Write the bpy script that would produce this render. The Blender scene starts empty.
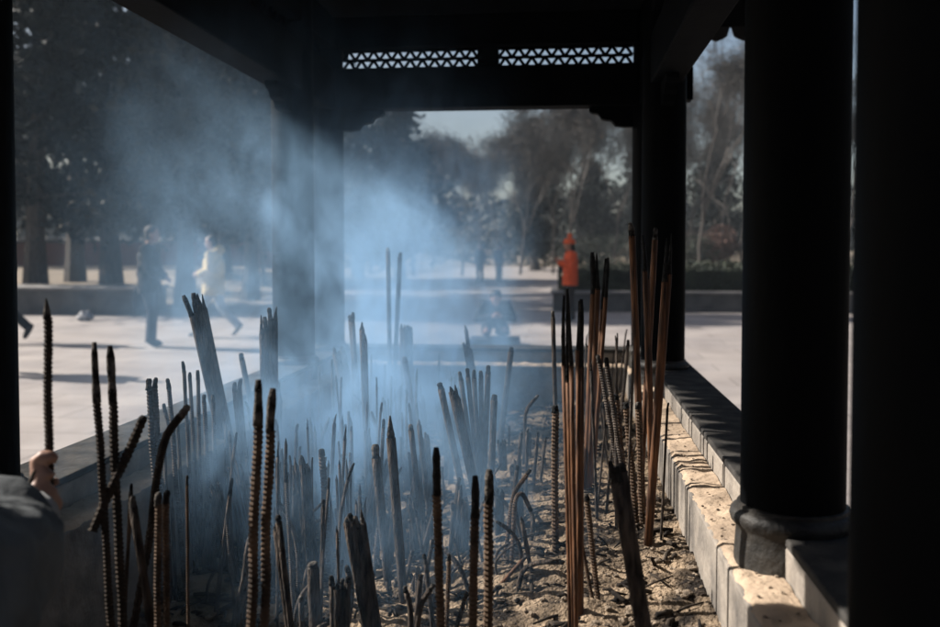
import bpy, bmesh, math, random
from mathutils import Vector, Matrix, noise as mn
R = math.radians
rnd = random.Random(7)
SC = bpy.context.scene
COL = SC.collection

# ------------------------------------------------------------------ camera
CAMZ = 1.40
YAW, PITCH, FPX = R(5.87), R(2.0), 914.0
W0, H0 = 940.0, 627.0
SHY = -31.6 / 940.0
cam_d = bpy.data.cameras.new('camera')
cam = bpy.data.objects.new('camera', cam_d); COL.objects.link(cam)
cam.location = (0, 0, CAMZ)
cam.rotation_euler = (R(90) - PITCH, 0, YAW)
cam_d.sensor_width = 36.0; cam_d.lens = 36.0 * FPX / W0
cam_d.shift_y = SHY
cam_d.clip_start = 0.05; cam_d.clip_end = 2000
cam_d.dof.use_dof = True; cam_d.dof.focus_distance = 2.05; cam_d.dof.aperture_fstop = 3.4
SC.camera = cam
CM = cam.rotation_euler.to_matrix()
FWD = Vector((-math.sin(YAW), math.cos(YAW), 0))

def ray(x, y):
    return CM @ Vector(((x - W0/2)/FPX, ((H0/2 - y) + SHY*W0)/FPX, -1.0))
def P(x, y, D):                      # point seen at photo pixel x, y at forward depth D
    d = ray(x, y); return Vector((0, 0, CAMZ)) + d * (D / d.dot(FWD))
def G(x, y, z=0.0):                  # point seen at a pixel on the level plane z
    d = ray(x, y); return Vector((0, 0, CAMZ)) + d * ((z - CAMZ) / d.z)

# ------------------------------------------------------------------ tags
def tag(o, label=None, cat=None, group=None, kind=None):
    if label: o['label'] = label
    if cat: o['category'] = cat
    if group: o['group'] = group
    if kind: o['kind'] = kind
    return o
def empty(name, loc=(0, 0, 0), rz=0.0):
    o = bpy.data.objects.new(name, None); COL.objects.link(o)
    o.location = loc; o.rotation_euler = (0, 0, rz); o.empty_display_size = 0.1
    return o
def link(name, me, parent=None):
    o = bpy.data.objects.new(name, me); COL.objects.link(o)
    if parent: o.parent = parent
    return o
def obj(name, bm, m, parent=None, smooth=False, bevel=0, angle=None):
    me = bpy.data.meshes.new(name)
    bm.normal_update(); bm.to_mesh(me); bm.free()
    for x in (m if isinstance(m, (list, tuple)) else [m]): me.materials.append(x)
    if smooth:
        me.polygons.foreach_set('use_smooth', [True]*len(me.polygons))
    o = link(name, me, parent)
    if bevel:
        b = o.modifiers.new('bevel', 'BEVEL'); b.width = bevel; b.segments = 2; b.limit_method = 'ANGLE'
    return o
def copy_tree(o, parent=None):
    c = o.copy(); COL.objects.link(c); c.parent = parent
    for ch in list(o.children): copy_tree(ch, c)
    return c

# ------------------------------------------------------------------ materials
ALB = .78
def mat(name, c1, c2=None, rough=0.7, scale=8.0, bump=0.0, bscale=None, metal=0.0, spec=0.5, detail=6.0, stretch=None, lo=0.35, hi=0.65):
    c1 = tuple(x*ALB for x in c1); c2 = tuple(x*ALB for x in (c2 or c1))
    m = bpy.data.materials.new(name); m.use_nodes = True
    nt = m.node_tree; b = nt.nodes['Principled BSDF']
    b.inputs['Roughness'].default_value = rough; b.inputs['Metallic'].default_value = metal
    b.inputs['Specular IOR Level'].default_value = spec
    tc = nt.nodes.new('ShaderNodeTexCoord'); vec = tc.outputs['Object']
    if stretch:
        mp = nt.nodes.new('ShaderNodeMapping'); mp.inputs['Scale'].default_value = stretch
        nt.links.new(vec, mp.inputs['Vector']); vec = mp.outputs['Vector']
    n = nt.nodes.new('ShaderNodeTexNoise'); n.inputs['Scale'].default_value = scale; n.inputs['Detail'].default_value = detail
    nt.links.new(vec, n.inputs['Vector'])
    cr = nt.nodes.new('ShaderNodeValToRGB')
    cr.color_ramp.elements[0].position = lo; cr.color_ramp.elements[1].position = hi
    cr.color_ramp.elements[0].color = (*c1, 1); cr.color_ramp.elements[1].color = (*(c2 or c1), 1)
    nt.links.new(n.outputs['Fac'], cr.inputs['Fac']); nt.links.new(cr.outputs['Color'], b.inputs['Base Color'])
    if bump:
        n2 = nt.nodes.new('ShaderNodeTexNoise'); n2.inputs['Scale'].default_value = bscale or scale*3; n2.inputs['Detail'].default_value = 5
        nt.links.new(vec, n2.inputs['Vector'])
        bp = nt.nodes.new('ShaderNodeBump'); bp.inputs['Strength'].default_value = bump; bp.inputs['Distance'].default_value = 0.02
        nt.links.new(n2.outputs['Fac'], bp.inputs['Height']); nt.links.new(bp.outputs['Normal'], b.inputs['Normal'])
    return m

def paving_mat():
    m = mat('paving_stone', (.265, .236, .222), (.365, .330, .310), rough=.75, scale=1.3, bump=.25, bscale=9)
    nt = m.node_tree; b = nt.nodes['Principled BSDF']
    old = b.inputs['Base Color'].links[0].from_socket
    tc = nt.nodes.new('ShaderNodeTexCoord')
    br = nt.nodes.new('ShaderNodeTexBrick'); br.inputs['Scale'].default_value = 1.0
    br.inputs['Brick Width'].default_value = 1.2; br.inputs['Row Height'].default_value = .6
    br.inputs['Mortar Size'].default_value = .010; br.inputs['Mortar Smooth'].default_value = .4
    br.inputs['Color1'].default_value = (.86, .86, .87, 1); br.inputs['Color2'].default_value = (1.0, .99, .97, 1); br.inputs['Mortar'].default_value = (.48, .46, .44, 1)
    nt.links.new(tc.outputs['Object'], br.inputs['Vector'])
    mx = nt.nodes.new('ShaderNodeMix'); mx.data_type = 'RGBA'; mx.blend_type = 'MULTIPLY'; mx.inputs[0].default_value = 1
    nt.links.new(old, mx.inputs[6]); nt.links.new(br.outputs['Color'], mx.inputs[7])
    nt.links.new(mx.outputs[2], b.inputs['Base Color'])
    return m

M = {}
M['pave'] = paving_mat()
M['earth'] = mat('dry_lawn', (.14, .108, .07), (.23, .18, .125), rough=.95, scale=.9, bump=.6, bscale=14)
M['stone'] = mat('planter_stone', (.07, .07, .073), (.12, .118, .115), rough=.85, scale=3, bump=.3, bscale=20)
M['cap'] = mat('planter_cap_stone', (.22, .21, .20), (.29, .275, .26), rough=.8, scale=4, bump=.2)
M['redwall'] = mat('red_plaster', (.115, .035, .028), (.16, .05, .04), rough=.9, scale=.8)
M['rooftile'] = mat('grey_roof_tile', (.016, .018, .02), (.03, .033, .035), rough=.7, scale=5)
M['bronze'] = mat('dark_bronze', (.0028, .0034, .004), (.006, .0065, .0068), rough=.75, scale=9, bump=.08, bscale=60, spec=.02)
M['bronze_col'] = mat('weathered_column_bronze', (.0016, .0020, .0024), (.0042, .0044, .0046), rough=.6, scale=7, bump=.06, bscale=70, spec=.025, stretch=(1, 1, .25))  # near-black tone of the columns, darker than the beams
M['base'] = mat('dusty_column_base', (.016, .016, .016), (.062, .056, .048), rough=.55, scale=12, bump=.3, bscale=60, spec=.2)
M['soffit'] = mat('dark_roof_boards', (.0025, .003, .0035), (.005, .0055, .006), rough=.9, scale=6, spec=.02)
M['basin'] = mat('dusty_basin_metal', (.11, .098, .086), (.31, .27, .225), rough=.8, scale=11, bump=.35, bscale=55, lo=.3, hi=.62)
M['rimtop'] = mat('dark_rim_metal', (.038, .038, .038), (.085, .080, .074), rough=.8, scale=14, bump=.25, bscale=50, spec=.03)
M['sand'] = mat('ash_dusted_ledge', (.34, .255, .18), (.58, .44, .31), rough=.95, scale=9, bump=.35, bscale=70)
M['ash'] = mat('pale_ash', (.030, .025, .022), (.47, .355, .245), rough=1.0, scale=13, bump=1.0, bscale=120, lo=.38, hi=.60, spec=.1)
M['clod'] = mat('ash_clod', (.07, .056, .046), (.47, .375, .28), rough=1.0, scale=30, bump=.8, bscale=160, spec=.1)
M['coal'] = mat('burnt_fragments', (.010, .009, .009), (.06, .048, .038), rough=.95, scale=20, spec=.1)
M['rib'] = mat('ribbed_incense', (.034, .021, .013), (.135, .084, .050), rough=.8, scale=25, bump=.2, spec=.25)
M['ribgrey'] = mat('smoked_ribbed_incense', (.024, .019, .016), (.125, .098, .078), rough=.85, scale=25, bump=.2, spec=.25)
M['shaderib'] = mat('shade_tinted_ribbed_incense', (.018, .014, .011), (.050, .036, .026), rough=.85, scale=25, bump=.2, spec=.15)  # darker copy of the ribbed incense, foreground shade put into its colour
M['plain'] = mat('terracotta_incense', (.036, .017, .009), (.215, .094, .040), rough=.75, scale=14, stretch=(9, 9, .8), bump=.25, bscale=30, spec=.3)
M['greystick'] = mat('grey_brown_incense', (.022, .018, .016), (.135, .106, .086), rough=.95, scale=16, stretch=(7, 7, 1.6), bump=.8, bscale=42, spec=.2)
M['char'] = mat('charred_end', (.006, .006, .006), (.025, .024, .023), rough=.9, scale=50, bump=.6, bscale=130, spec=.2)
M['chargrey'] = mat('ashy_charred_end', (.015, .014, .013), (.20, .18, .16), rough=1, scale=45, bump=.6, bscale=130, spec=.1, lo=.42, hi=.7)
M['skin'] = mat('skin', (.27, .14, .092), (.33, .18, .125), rough=.55, scale=12, bump=.05)
M['bark'] = mat('bark', (.045, .036, .030), (.10, .082, .068), rough=.95, scale=6, stretch=(6, 6, 1), bump=.6)
M['palebark'] = mat('pale_bark', (.055, .048, .044), (.10, .088, .08), rough=.95, scale=6, stretch=(6, 6, 1), bump=.5)
M['pine'] = mat('dark_conifer_needles', (.0030, .0068, .0070), (.0105, .0175, .0150), rough=.8, scale=.8, spec=.3)
M['yellowpine'] = mat('olive_pine_needles', (.014, .014, .008), (.040, .034, .017), rough=.8, scale=1.2, spec=.3)
M['twig'] = mat('winter_twigs', (.05, .046, .044), (.10, .092, .086), rough=.95, scale=1.2)
M['rust'] = mat('withered_leaves', (.045, .031, .022), (.10, .066, .046), rough=.9, scale=1.2)
M['redbush'] = mat('reddish_bush_leaves', (.065, .032, .026), (.12, .062, .048), rough=.9, scale=2)
M['hedge'] = mat('clipped_hedge_leaves', (.012, .020, .014), (.035, .046, .026), rough=.85, scale=2)
def cloth(name, c, rough=.9):
    return mat(name, tuple(x*.52 for x in c), tuple(min(1, x*.78) for x in c), rough=rough, scale=9, bump=.35, bscale=22, spec=.2)

# ------------------------------------------------------------------ mesh helpers
def box(bm, x0, x1, y0, y1, z0, z1, T=None):
    vs = [bm.verts.new(Vector((x, y, z)) if T is None else T @ Vector((x, y, z))) for x in (x0, x1) for y in (y0, y1) for z in (z0, z1)]
    for f in ((0, 1, 3, 2), (4, 6, 7, 5), (0, 4, 5, 1), (2, 3, 7, 6), (0, 2, 6, 4), (1, 5, 7, 3)):
        bm.faces.new([vs[i] for i in f])
def tube(bm, pts, rad, seg=8, cap=True, sx=1.0, mi=0, ref=None):
    """loft along pts, rad = number / list of number or (ra, rb); ref = direction of the ra axis"""
    pts = [Vector(p) for p in pts]; n = len(pts)
    if not isinstance(rad, (list,)): rad = [rad]*n
    rings = []; prev = None
    for i, p in enumerate(pts):
        t = (pts[min(i+1, n-1)] - pts[max(i-1, 0)])
        if t.length < 1e-9: t = Vector((0, 0, 1))
        t.normalize()
        if ref is not None: u = Vector(ref)
        elif prev is not None: u = prev
        else: u = Vector((1, 0, 0)) if abs(t.x) < .9 else Vector((0, 1, 0))
        u = u - t*u.dot(t)
        if u.length < 1e-6: u = t.orthogonal()
        u.normalize(); prev = u; v = t.cross(u)
        r = rad[i]; ra, rb = r if isinstance(r, tuple) else (r, r)
        rings.append([bm.verts.new(p + u*(ra*math.cos(a)) + v*(rb*math.sin(a))) for a in [2*math.pi*k/seg for k in range(seg)]])
    for i in range(n-1):
        a, b = rings[i], rings[i+1]
        for k in range(seg):
            f = bm.faces.new((a[k], a[(k+1) % seg], b[(k+1) % seg], b[k])); f.material_index = mi
    if cap:
        bm.faces.new(list(reversed(rings[0]))).material_index = mi
        bm.faces.new(rings[-1]).material_index = mi
def ball(bm, c, r, seg=12, rings=8, rot=None):
    c = Vector(c); r = Vector(r) if not isinstance(r, (int, float)) else Vector((r, r, r))
    vv = []
    def q(v):
        v = Vector((v[0]*r.x, v[1]*r.y, v[2]*r.z)); return c + (rot @ v if rot else v)
    top = bm.verts.new(q((0, 0, 1))); bot = bm.verts.new(q((0, 0, -1)))
    for i in range(1, rings):
        th = math.pi*i/rings
        vv.append([bm.verts.new(q((math.sin(th)*math.cos(2*math.pi*k/seg), math.sin(th)*math.sin(2*math.pi*k/seg), math.cos(th)))) for k in range(seg)])
    for k in range(seg):
        k2 = (k+1) % seg
        bm.faces.new((top, vv[0][k], vv[0][k2])); bm.faces.new((bot, vv[-1][k2], vv[-1][k]))
        for i in range(rings-2): bm.faces.new((vv[i][k], vv[i+1][k], vv[i+1][k2], vv[i][k2]))
def lathe(bm, c, prof, seg=32):
    c = Vector(c); rs = []
    for r, z in prof:
        rs.append([bm.verts.new(c + Vector((r*math.cos(2*math.pi*k/seg), r*math.sin(2*math.pi*k/seg), z))) for k in range(seg)])
    for i in range(len(rs)-1):
        for k in range(seg):
            k2 = (k+1) % seg; bm.faces.new((rs[i][k], rs[i][k2], rs[i+1][k2], rs[i+1][k]))
    bm.faces.new(list(reversed(rs[0]))); bm.faces.new(rs[-1])

# ================================================================== SETTING
# terrain: level plaza ground, rising gently far behind
bm = bmesh.new()
xs = [-400, -200, -100, -60, -40, -25, -15, -8, -3, 0, 4, 10, 18, 30, 50, 90, 200, 400]
ys = [-120, -60, -25, -8, 0, 8, 16, 22, 28, 34, 40, 48, 58, 72, 90, 120, 200, 400, 900]
def gz(x, y):
    t = max(0, y-24); z = -.012
    side = min(1, max(0, (x-1.0)/6)) + min(1, max(0, (-9.0-x)/5))
    return z + side*(.45*min(1, t/5) + .95*min(1, max(0, t-8)/60)) - 0.0
vg = [[bm.verts.new((x, y, gz(x, y))) for x in xs] for y in ys]
for j in range(len(ys)-1):
    for i in range(len(xs)-1): bm.faces.new((vg[j][i], vg[j][i+1], vg[j+1][i+1], vg[j+1][i]))
tag(obj('ground', bm, M['earth'], smooth=True), kind='structure')
bm = bmesh.new()
for (x0, x1, y0, y1) in ((-60, 60, -40, 21.2), (-9.0, -0.2, 21.2, 75)):
    f = [bm.verts.new(v) for v in ((x0, y0, 0), (x1, y0, 0), (x1, y1, 0), (x0, y1, 0))]; bm.faces.new(f)
tag(obj('plaza_paving', bm, M['pave']), kind='structure')

# planters
def planter(x0, x1, y0, y1, h, label, name='planter_wall'):
    r = empty(name, ((x0+x1)/2, (y0+y1)/2, 0)); tag(r, label, 'planter')
    hx, hy = (x1-x0)/2, (y1-y0)/2
    bm = bmesh.new(); box(bm, -hx, hx, -hy, hy, -.05, h-.06); obj('wall', bm, M['stone'], r, bevel=.01)
    bm = bmesh.new(); box(bm, -hx-.05, hx+.05, -hy-.05, hy+.05, h-.058, h); obj('coping', bm, M['cap'], r, bevel=.012)
    return r
planter(-.25, 26, 20.9, 23.2, .47, 'long low grey stone planter wall right of the path under the clipped hedge')
planter(-26, -9.1, 18.6, 20.2, .60, 'long low stone planter wall with pale coping at the far left plaza edge')

def leaf_cards(bm, pts, size, mi=0, flat=0.0, r=rnd):
    for p in pts:
        s = size*r.uniform(.55, 1.3)
        d = Vector((r.gauss(0, 1), r.gauss(0, 1), r.gauss(0, 1)*(1-flat))).normalized()
        u = d.orthogonal().normalized(); u = Matrix.Rotation(r.uniform(0, 6.28), 3, d) @ u; v = d.cross(u)
        q = [p + u*s*.5, p + v*s*.28 , p - u*s*.5, p - v*s*.28 + d*s*.12]
        f = bm.faces.new([bm.verts.new(x) for x in q]); f.material_index = mi

def hedge(x0, x1, y0, y1, z0, z1, label, n=9000, size=.10):
    rr = random.Random(int(x0*10)+99)
    r = empty('hedge', ((x0+x1)/2, (y0+y1)/2, z0)); tag(r, label, 'hedge')
    hx, hy, hz = (x1-x0)/2, (y1-y0)/2, z1-z0
    bm = bmesh.new(); box(bm, -hx+.08, hx-.08, -hy+.08, hy-.08, 0, hz-.12)
    bmesh.ops.subdivide_edges(bm, edges=bm.edges[:], cuts=6)
    for v in bm.verts: v.co += Vector((mn.noise(v.co*1.7), mn.noise(v.co*1.7+Vector((9, 0, 0))), mn.noise(v.co*1.5+Vector((0, 7, 0)))))*.06
    pts = []
    for k in range(n):
        a = rr.random()
        if a < .45: p = Vector((rr.uniform(-hx, hx), -hy+abs(rr.gauss(0, .06)), rr.uniform(0, hz)))
        elif a < .88: p = Vector((rr.uniform(-hx, hx), rr.uniform(-hy, hy), hz - .08 + .10*mn.noise(Vector((rr.uniform(0, 1), 0, 0))) + rr.gauss(0, .05)))
        else: p = Vector((rr.choice((-hx, hx)), rr.uniform(-hy, hy), rr.uniform(0, hz)))
        p.z += .11*mn.noise(Vector((p.x*1.1, p.y, 3)))
        pts.append(p)
    leaf_cards(bm, pts, size, r=rr)
    obj('foliage', bm, M['hedge'], r)
    return r
hedge(-.1, 14, 21.1, 23.0, .47, 1.08, 'long dark clipped hedge growing in the planter behind the person in red', 11000)

# red wall at left, far
r = empty('red_wall', (-22, 43, 0)); tag(r, 'long red plastered boundary wall with grey tile cap behind the left trees', 'wall')
bm = bmesh.new(); box(bm, -22, 8, -.2, .2, 0, 1.75); obj('wall', bm, M['redwall'], r)
bm = bmesh.new()
tube(bm, [(-22, 0, 1.87), (8, 0, 1.87)], [(.42, .14)]*2, seg=8, ref=(0, 1, 0)); obj('tile_cap', bm, M['rooftile'], r)

# ------------------------------------------------------------------ trees
def trunk_mesh(bm, base, top, r0, r1, rr, wob=.12, n=7):
    pts = []; rad = []
    for i in range(n):
        t = i/(n-1); p = Vector(base).lerp(Vector(top), t)
        p += Vector((rr.gauss(0, wob), rr.gauss(0, wob), 0))*(t*(1-t)*2)
        pts.append(p); rad.append(r0+(r1-r0)*t if i else r0*1.35)
    tube(bm, pts, rad, seg=8); return pts
def conifer(loc, h, w, zb, label, group, seed, m='pine', n=5200, size=.26, taper=1.0):
    rr = random.Random(seed); r = empty('conifer_tree', loc); tag(r, label, 'tree', group)
    bm = bmesh.new(); trunk_mesh(bm, (0, 0, -.1), (rr.gauss(0, .2), rr.gauss(0, .2), h*.95), .2+.006*h, .03, rr)
    nb = 34; pts = []
    for b in range(nb):
        t = (b+rr.random())/nb; z = zb + (h-zb)*t
        L = w*((1-t)**taper*.95+.06)*rr.uniform(.65, 1.12); a = rr.uniform(0, 6.283)
        d = Vector((math.cos(a), math.sin(a), rr.uniform(-.22, .12)))
        tube(bm, [Vector((0, 0, z)), Vector((0, 0, z))+d*L*.6, Vector((0, 0, z))+d*L+Vector((0, 0, .15))], [.05, .03, .01], seg=5, cap=False)
        for k in range(int(n/nb)):
            s = rr.random()**.6; p = Vector((0, 0, z)) + d*L*s
            sp = .16*L+.22
            p += Vector((rr.gauss(0, sp), rr.gauss(0, sp), rr.gauss(-.1, .28)))
            pts.append(p)
    obj('trunk', bm, M['bark'], r)
    bm = bmesh.new(); leaf_cards(bm, pts, size, r=rr); obj('crown', bm, M[m], r)
    return r
def bare_tree(loc, h, label, group, seed, m='twig', spread=.5, depth=5, leaves=0, lm='rust', r0=.16, fork=.29):
    rr = random.Random(seed); r = empty('bare_tree', loc); tag(r, label, 'tree', group)
    bt = bmesh.new(); bc = bmesh.new(); ends = []
    def grow(p, d, L, rad, lev):
        pts = [p]; q = p; dd = d.copy()
        for i in range(3):
            dd = (dd + Vector((rr.gauss(0, .10), rr.gauss(0, .10), rr.gauss(.05, .06)))).normalized()
            q = q + dd*L/3; pts.append(q)
        tgt = bt if lev < 2 else bc
        tube(tgt, pts, [rad, rad*.88, rad*.76, rad*.62], seg=7 if lev < 2 else 4 if lev < 4 else 3, cap=False)
        if lev >= depth: ends.append(q); return
        k = 3 if lev < 3 else 4
        for j in range(k):
            a = rr.uniform(0, 6.283); s = rr.uniform(.55, 1.25)*spread
            o = dd.orthogonal().normalized(); o = Matrix.Rotation(a, 3, dd) @ o
            nd = (dd + o*s + Vector((0, 0, .12))).normalized()
            st = pts[3] if j == 0 else pts[2].lerp(pts[3], rr.random())
            grow(st, nd, L*rr.uniform(.62, .82), rad*.6, lev+1)
    grow(Vector((0, 0, -.1)), Vector((rr.gauss(0, .05), rr.gauss(0, .05), 1)).normalized(), h*fork, r0, 0)
    if leaves:
        pts = []
        for k in range(leaves):
            e = rr.choice(ends); pts.append(e + Vector((rr.gauss(0, .35), rr.gauss(0, .35), rr.gauss(0, .3))))
        leaf_cards(bc, pts, .15, mi=1, r=rr)
    tw = []
    for k in range(3200):
        e = rr.choice(ends); q = e+Vector((rr.gauss(0, .28), rr.gauss(0, .28), rr.gauss(0, .28))); dd = Vector((rr.gauss(0, 1), rr.gauss(0, 1), rr.gauss(.5, .8))).normalized()
        tube(bc, [q-dd*.30, q+dd*.30], [.012, .005], seg=3, cap=False)
    obj('trunk', bt, M['palebark'] if m == 'twig' else M['bark'], r)
    obj('crown', bc, [M['twig'], M[lm]], r)
    return r
def gl(x, D):                        # ground spot under photo column x at depth D
    p = P(x, 250, D); return (p.x, p.y, gz(p.x, p.y) if D > 24 else 0)

LG = 'dark evergreens at the left plaza edge'
i = 0
for (x, D, h, w, zb, m, lab) in (
    (35, 22.0, 11.0, 2.6, 2.3, 'pine', 'big dark evergreen nearest the left edge of the picture, behind the planter'),
    (112, 23.5, 12.5, 2.7, 2.6, 'pine', 'tall dark evergreen above the man in the dark jacket'),
    (185, 22.4, 8.2, 2.2, 2.4, 'yellowpine', 'olive green pine above the woman in the cream jacket'),
    (250, 25.5, 6.6, 2.2, 2.2, 'pine', 'shorter dark evergreen just left of the smoky column'),
    (-40, 24.0, 12.0, 2.8, 2.4, 'pine', 'dark evergreen partly outside the left edge of the picture'),
    (75, 30.0, 14.0, 3.2, 2.4, 'pine', 'tall dark evergreen standing behind the front row at left'),
    (155, 36.0, 9.6, 3.0, 2.0, 'pine', 'tall dark evergreen far back between the man and the woman'),
    (225, 38.0, 8.4, 3.0, 2.0, 'yellowpine', 'olive pine far back with sky showing around it'),
    (300, 40.0, 9.6, 3.2, 1.6, 'pine', 'dark evergreen behind the pair of smoky left columns'),
    (358, 42.0, 9.2, 3.3, 1.2, 'pine', 'dark round evergreen just right of the left columns'),
    (400, 44.0, 8.4, 3.0, 1.2, 'pine', 'dark evergreen under the left half of the back beam'),
    (534, 62.0, 10.0, 2.0, 1.5, 'pine', 'narrow pointed conifer under the middle of the back beam'),
    (5, 44.0, 16.0, 3.8, 2.0, 'pine', 'tallest dark evergreen far behind the left planter'),
    (590, 70.0, 8.0, 3.4, .4, 'pine', 'broad dark evergreen far behind the person in red'),
    (640, 74.0, 8.6, 3.8, .4, 'pine', 'broad dark evergreen far behind the back right columns'),
    (715, 66.0, 8.0, 3.6, .4, 'pine', 'broad dark evergreen seen in the gap right of the back columns'),
    (780, 64.0, 9.0, 3.8, .4, 'pine', 'broad dark evergreen hidden behind the near right column')):
    conifer(gl(x, D), h, w, zb, lab, LG if i < 9 else 'evergreens far behind the burner', 100+i, m, n=9500 if D < 27 else 6000, size=.27 if D < 35 else .36, taper=.8); i += 1
for k, (x, D, h, m, lf, lab, sp) in enumerate((
    (462, 50, 8.6, 'twig', 2600, 'brown tree with withered leaves under the middle of the back beam', .5),
    (500, 56, 8.4, 'twig', 2200, 'brown tree with withered leaves left of the pointed conifer', .55),
    (572, 46, 11.5, 'twig', 500, 'bare winter tree with wide branches right of the pointed conifer', .5),
    (610, 52, 12, 'twig', 300, 'bare winter tree left of the back right columns', .5),
    (432, 62, 10.5, 'twig', 0, 'bare thin tree above the dark evergreen under the beam', .45),
    (700, 40, 12.0, 'twig', 0, 'pale bare tree filling the gap right of the back columns', .45),
    (742, 44, 12.5, 'twig', 0, 'pale bare tree half hidden by the near right column', .5),
    (265, 33, 8.8, 'twig', 1500, 'thinly leaved tree beside the smoky column with sky between its branches', .5),
    (545, 66, 9.5, 'twig', 800, 'thin brown tree just behind the pointed conifer', .5),
    (845, 38, 9.0, 'twig', 300, 'bare tree behind the slit between the two right columns', .5),
    (482, 64, 10.5, 'twig', 400, 'slim bare tree left of the pointed conifer, far back', .6),
    (520, 52, 10.0, 'twig', 700, 'bare brownish tree touching the left side of the pointed conifer', .6),
    (553, 54, 11.0, 'twig', 200, 'bare tree touching the right side of the pointed conifer', .6),
    (590, 60, 12.0, 'twig', 200, 'bare tree behind the person in red', .6),
    (626, 58, 12.0, 'twig', 300, 'bare tree just left of the back right columns, far back', .6),
    (688, 50, 12.5, 'twig', 500, 'bare tree against the right edge of the back right column', .65),
    (718, 54, 13.0, 'twig', 600, 'bare tree in the middle of the gap right of the back columns', .65),
    (735, 62, 13.5, 'twig', 600, 'bare tree close beside the near right column, far back', .65))):
    bare_tree(gl(x, D), h, lab, 'winter trees beyond the path', 300+k, m, spread=sp, leaves=lf, r0=.085)
def bush(loc, w, h, m, label, seed, n=1600, size=.16):
    rr = random.Random(seed); r = empty('shrub', loc); tag(r, label, 'shrub', 'shrubs beyond the hedge')
    bm = bmesh.new(); pts = []
    for k in range(14):
        a = rr.uniform(0, 6.28); tube(bm, [(0, 0, 0), (math.cos(a)*w*.3, math.sin(a)*w*.3, h*.5), (math.cos(a)*w*.5, math.sin(a)*w*.5, h*.9)], [.03, .02, .008], seg=4)
    obj('stem', bm, M['bark'], r)
    for k in range(n):
        d = Vector((rr.gauss(0, 1), rr.gauss(0, 1), rr.gauss(0, 1))).normalized()*rr.random()**.4
        lump = 1+.3*mn.noise(d*2.2+Vector((seed, 0, 0)))
        pts.append(Vector((d.x*w*.55*lump, d.y*w*.55*lump, h*.52+d.z*h*.5*lump)))
    bm = bmesh.new(); leaf_cards(bm, pts, size, r=rr); obj('crown', bm, M[m], r)
for k, (x, D, w, h, m, lab) in enumerate((
    (721, 44, 1.7, 1.9, 'redbush', 'reddish winter bush on the dry lawn in the gap at right'),
    (697, 44, 2.0, 1.5, 'hedge', 'round green bush left of the reddish bush'),
    (690, 60, 4.5, 1.9, 'rust', 'wide brownish bush at the far edge of the dry lawn'),
    (600, 58, 5.0, 2.2, 'hedge', 'wide dark bush far behind the person in red'),
    (640, 60, 5.5, 2.4, 'hedge', 'wide dark bush behind the back right columns'),
    (540, 64, 5.0, 2.2, 'hedge', 'wide dark bush at the foot of the pointed conifer'),
    (380, 58, 4.5, 2.2, 'hedge', 'wide dark bush far behind the tall pale sticks'),
    (440, 74, 6.0, 2.6, 'hedge', 'wide dark bush where the pale path ends'),
    (752, 70, 5.0, 2.2, 'hedge', 'wide dark bush partly behind the near right column'))):
    bush(gl(x, D), w, h, m, lab, 500+k)
# unseen evergreens and hall added on the right and behind to block sky light
for k, (x, y, h, wd) in enumerate(((11.5, 1, 12, 3.2), (13, 6.5, 13, 3.4), (12.5, 12.5, 12, 3.2), (12, -4.5, 13, 3.4), (15.5, 18.5, 13, 3.4))):
    conifer((x, y, 0), h, wd, 1.2, 'unseen dark evergreen added on the right to block sky light', 'evergreens added outside the picture to block sky light', 800+k, n=4200, size=.42, taper=.7)
hall = empty('sky_blocker_hall', (0, -9, 0)); tag(hall, 'unseen dark red hall with grey tiled roof added behind the viewer to block sky light', 'hall')
bm = bmesh.new(); box(bm, -11, 13, -7, 0, .0, 4.6); obj('wall', bm, M['redwall'], hall)
bm = bmesh.new()
vs = [bm.verts.new(v) for v in ((-13, 1.8, 4.6), (15, 1.8, 4.6), (15, -8.8, 4.6), (-13, -8.8, 4.6), (-9, -3.5, 8.6), (11, -3.5, 8.6))]
for f in ((0, 1, 5, 4), (1, 2, 5), (2, 3, 4, 5), (3, 0, 4), (3, 2, 1, 0)): bm.faces.new([vs[i] for i in f])
obj('roof', bm, M['rooftile'], hall)
for k in range(7):
    bm = bmesh.new(); lathe(bm, (-10.5+k*3.83, 1.3, 0), [(.3, 0), (.24, .25), (.22, 4.6)], seg=16); obj('column', bm, M['redwall'], hall, smooth=True)
for k in range(6):
    bm = bmesh.new(); box(bm, -9.9+k*3.83, -7.3+k*3.83, .01, .08, .15, 3.3); obj('door', bm, M['rooftile'], hall)
# far wood closing the horizon
bm = bmesh.new(); rr = random.Random(5); pts = []
for k in range(30000):
    x = rr.uniform(-90, 75); top = 6.5+2.6*mn.noise(Vector((x*.09, 1, 0)))+1.2*mn.noise(Vector((x*.4, 5, 0)))
    pts.append(Vector((x, 92+rr.gauss(0, 2.5), top*rr.random()**.8)))
leaf_cards(bm, pts, .75, r=rr); tag(obj('far_wood', bm, M['pine']), 'dark far-off wood closing the view behind the trees', 'wood', kind='stuff')

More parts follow.
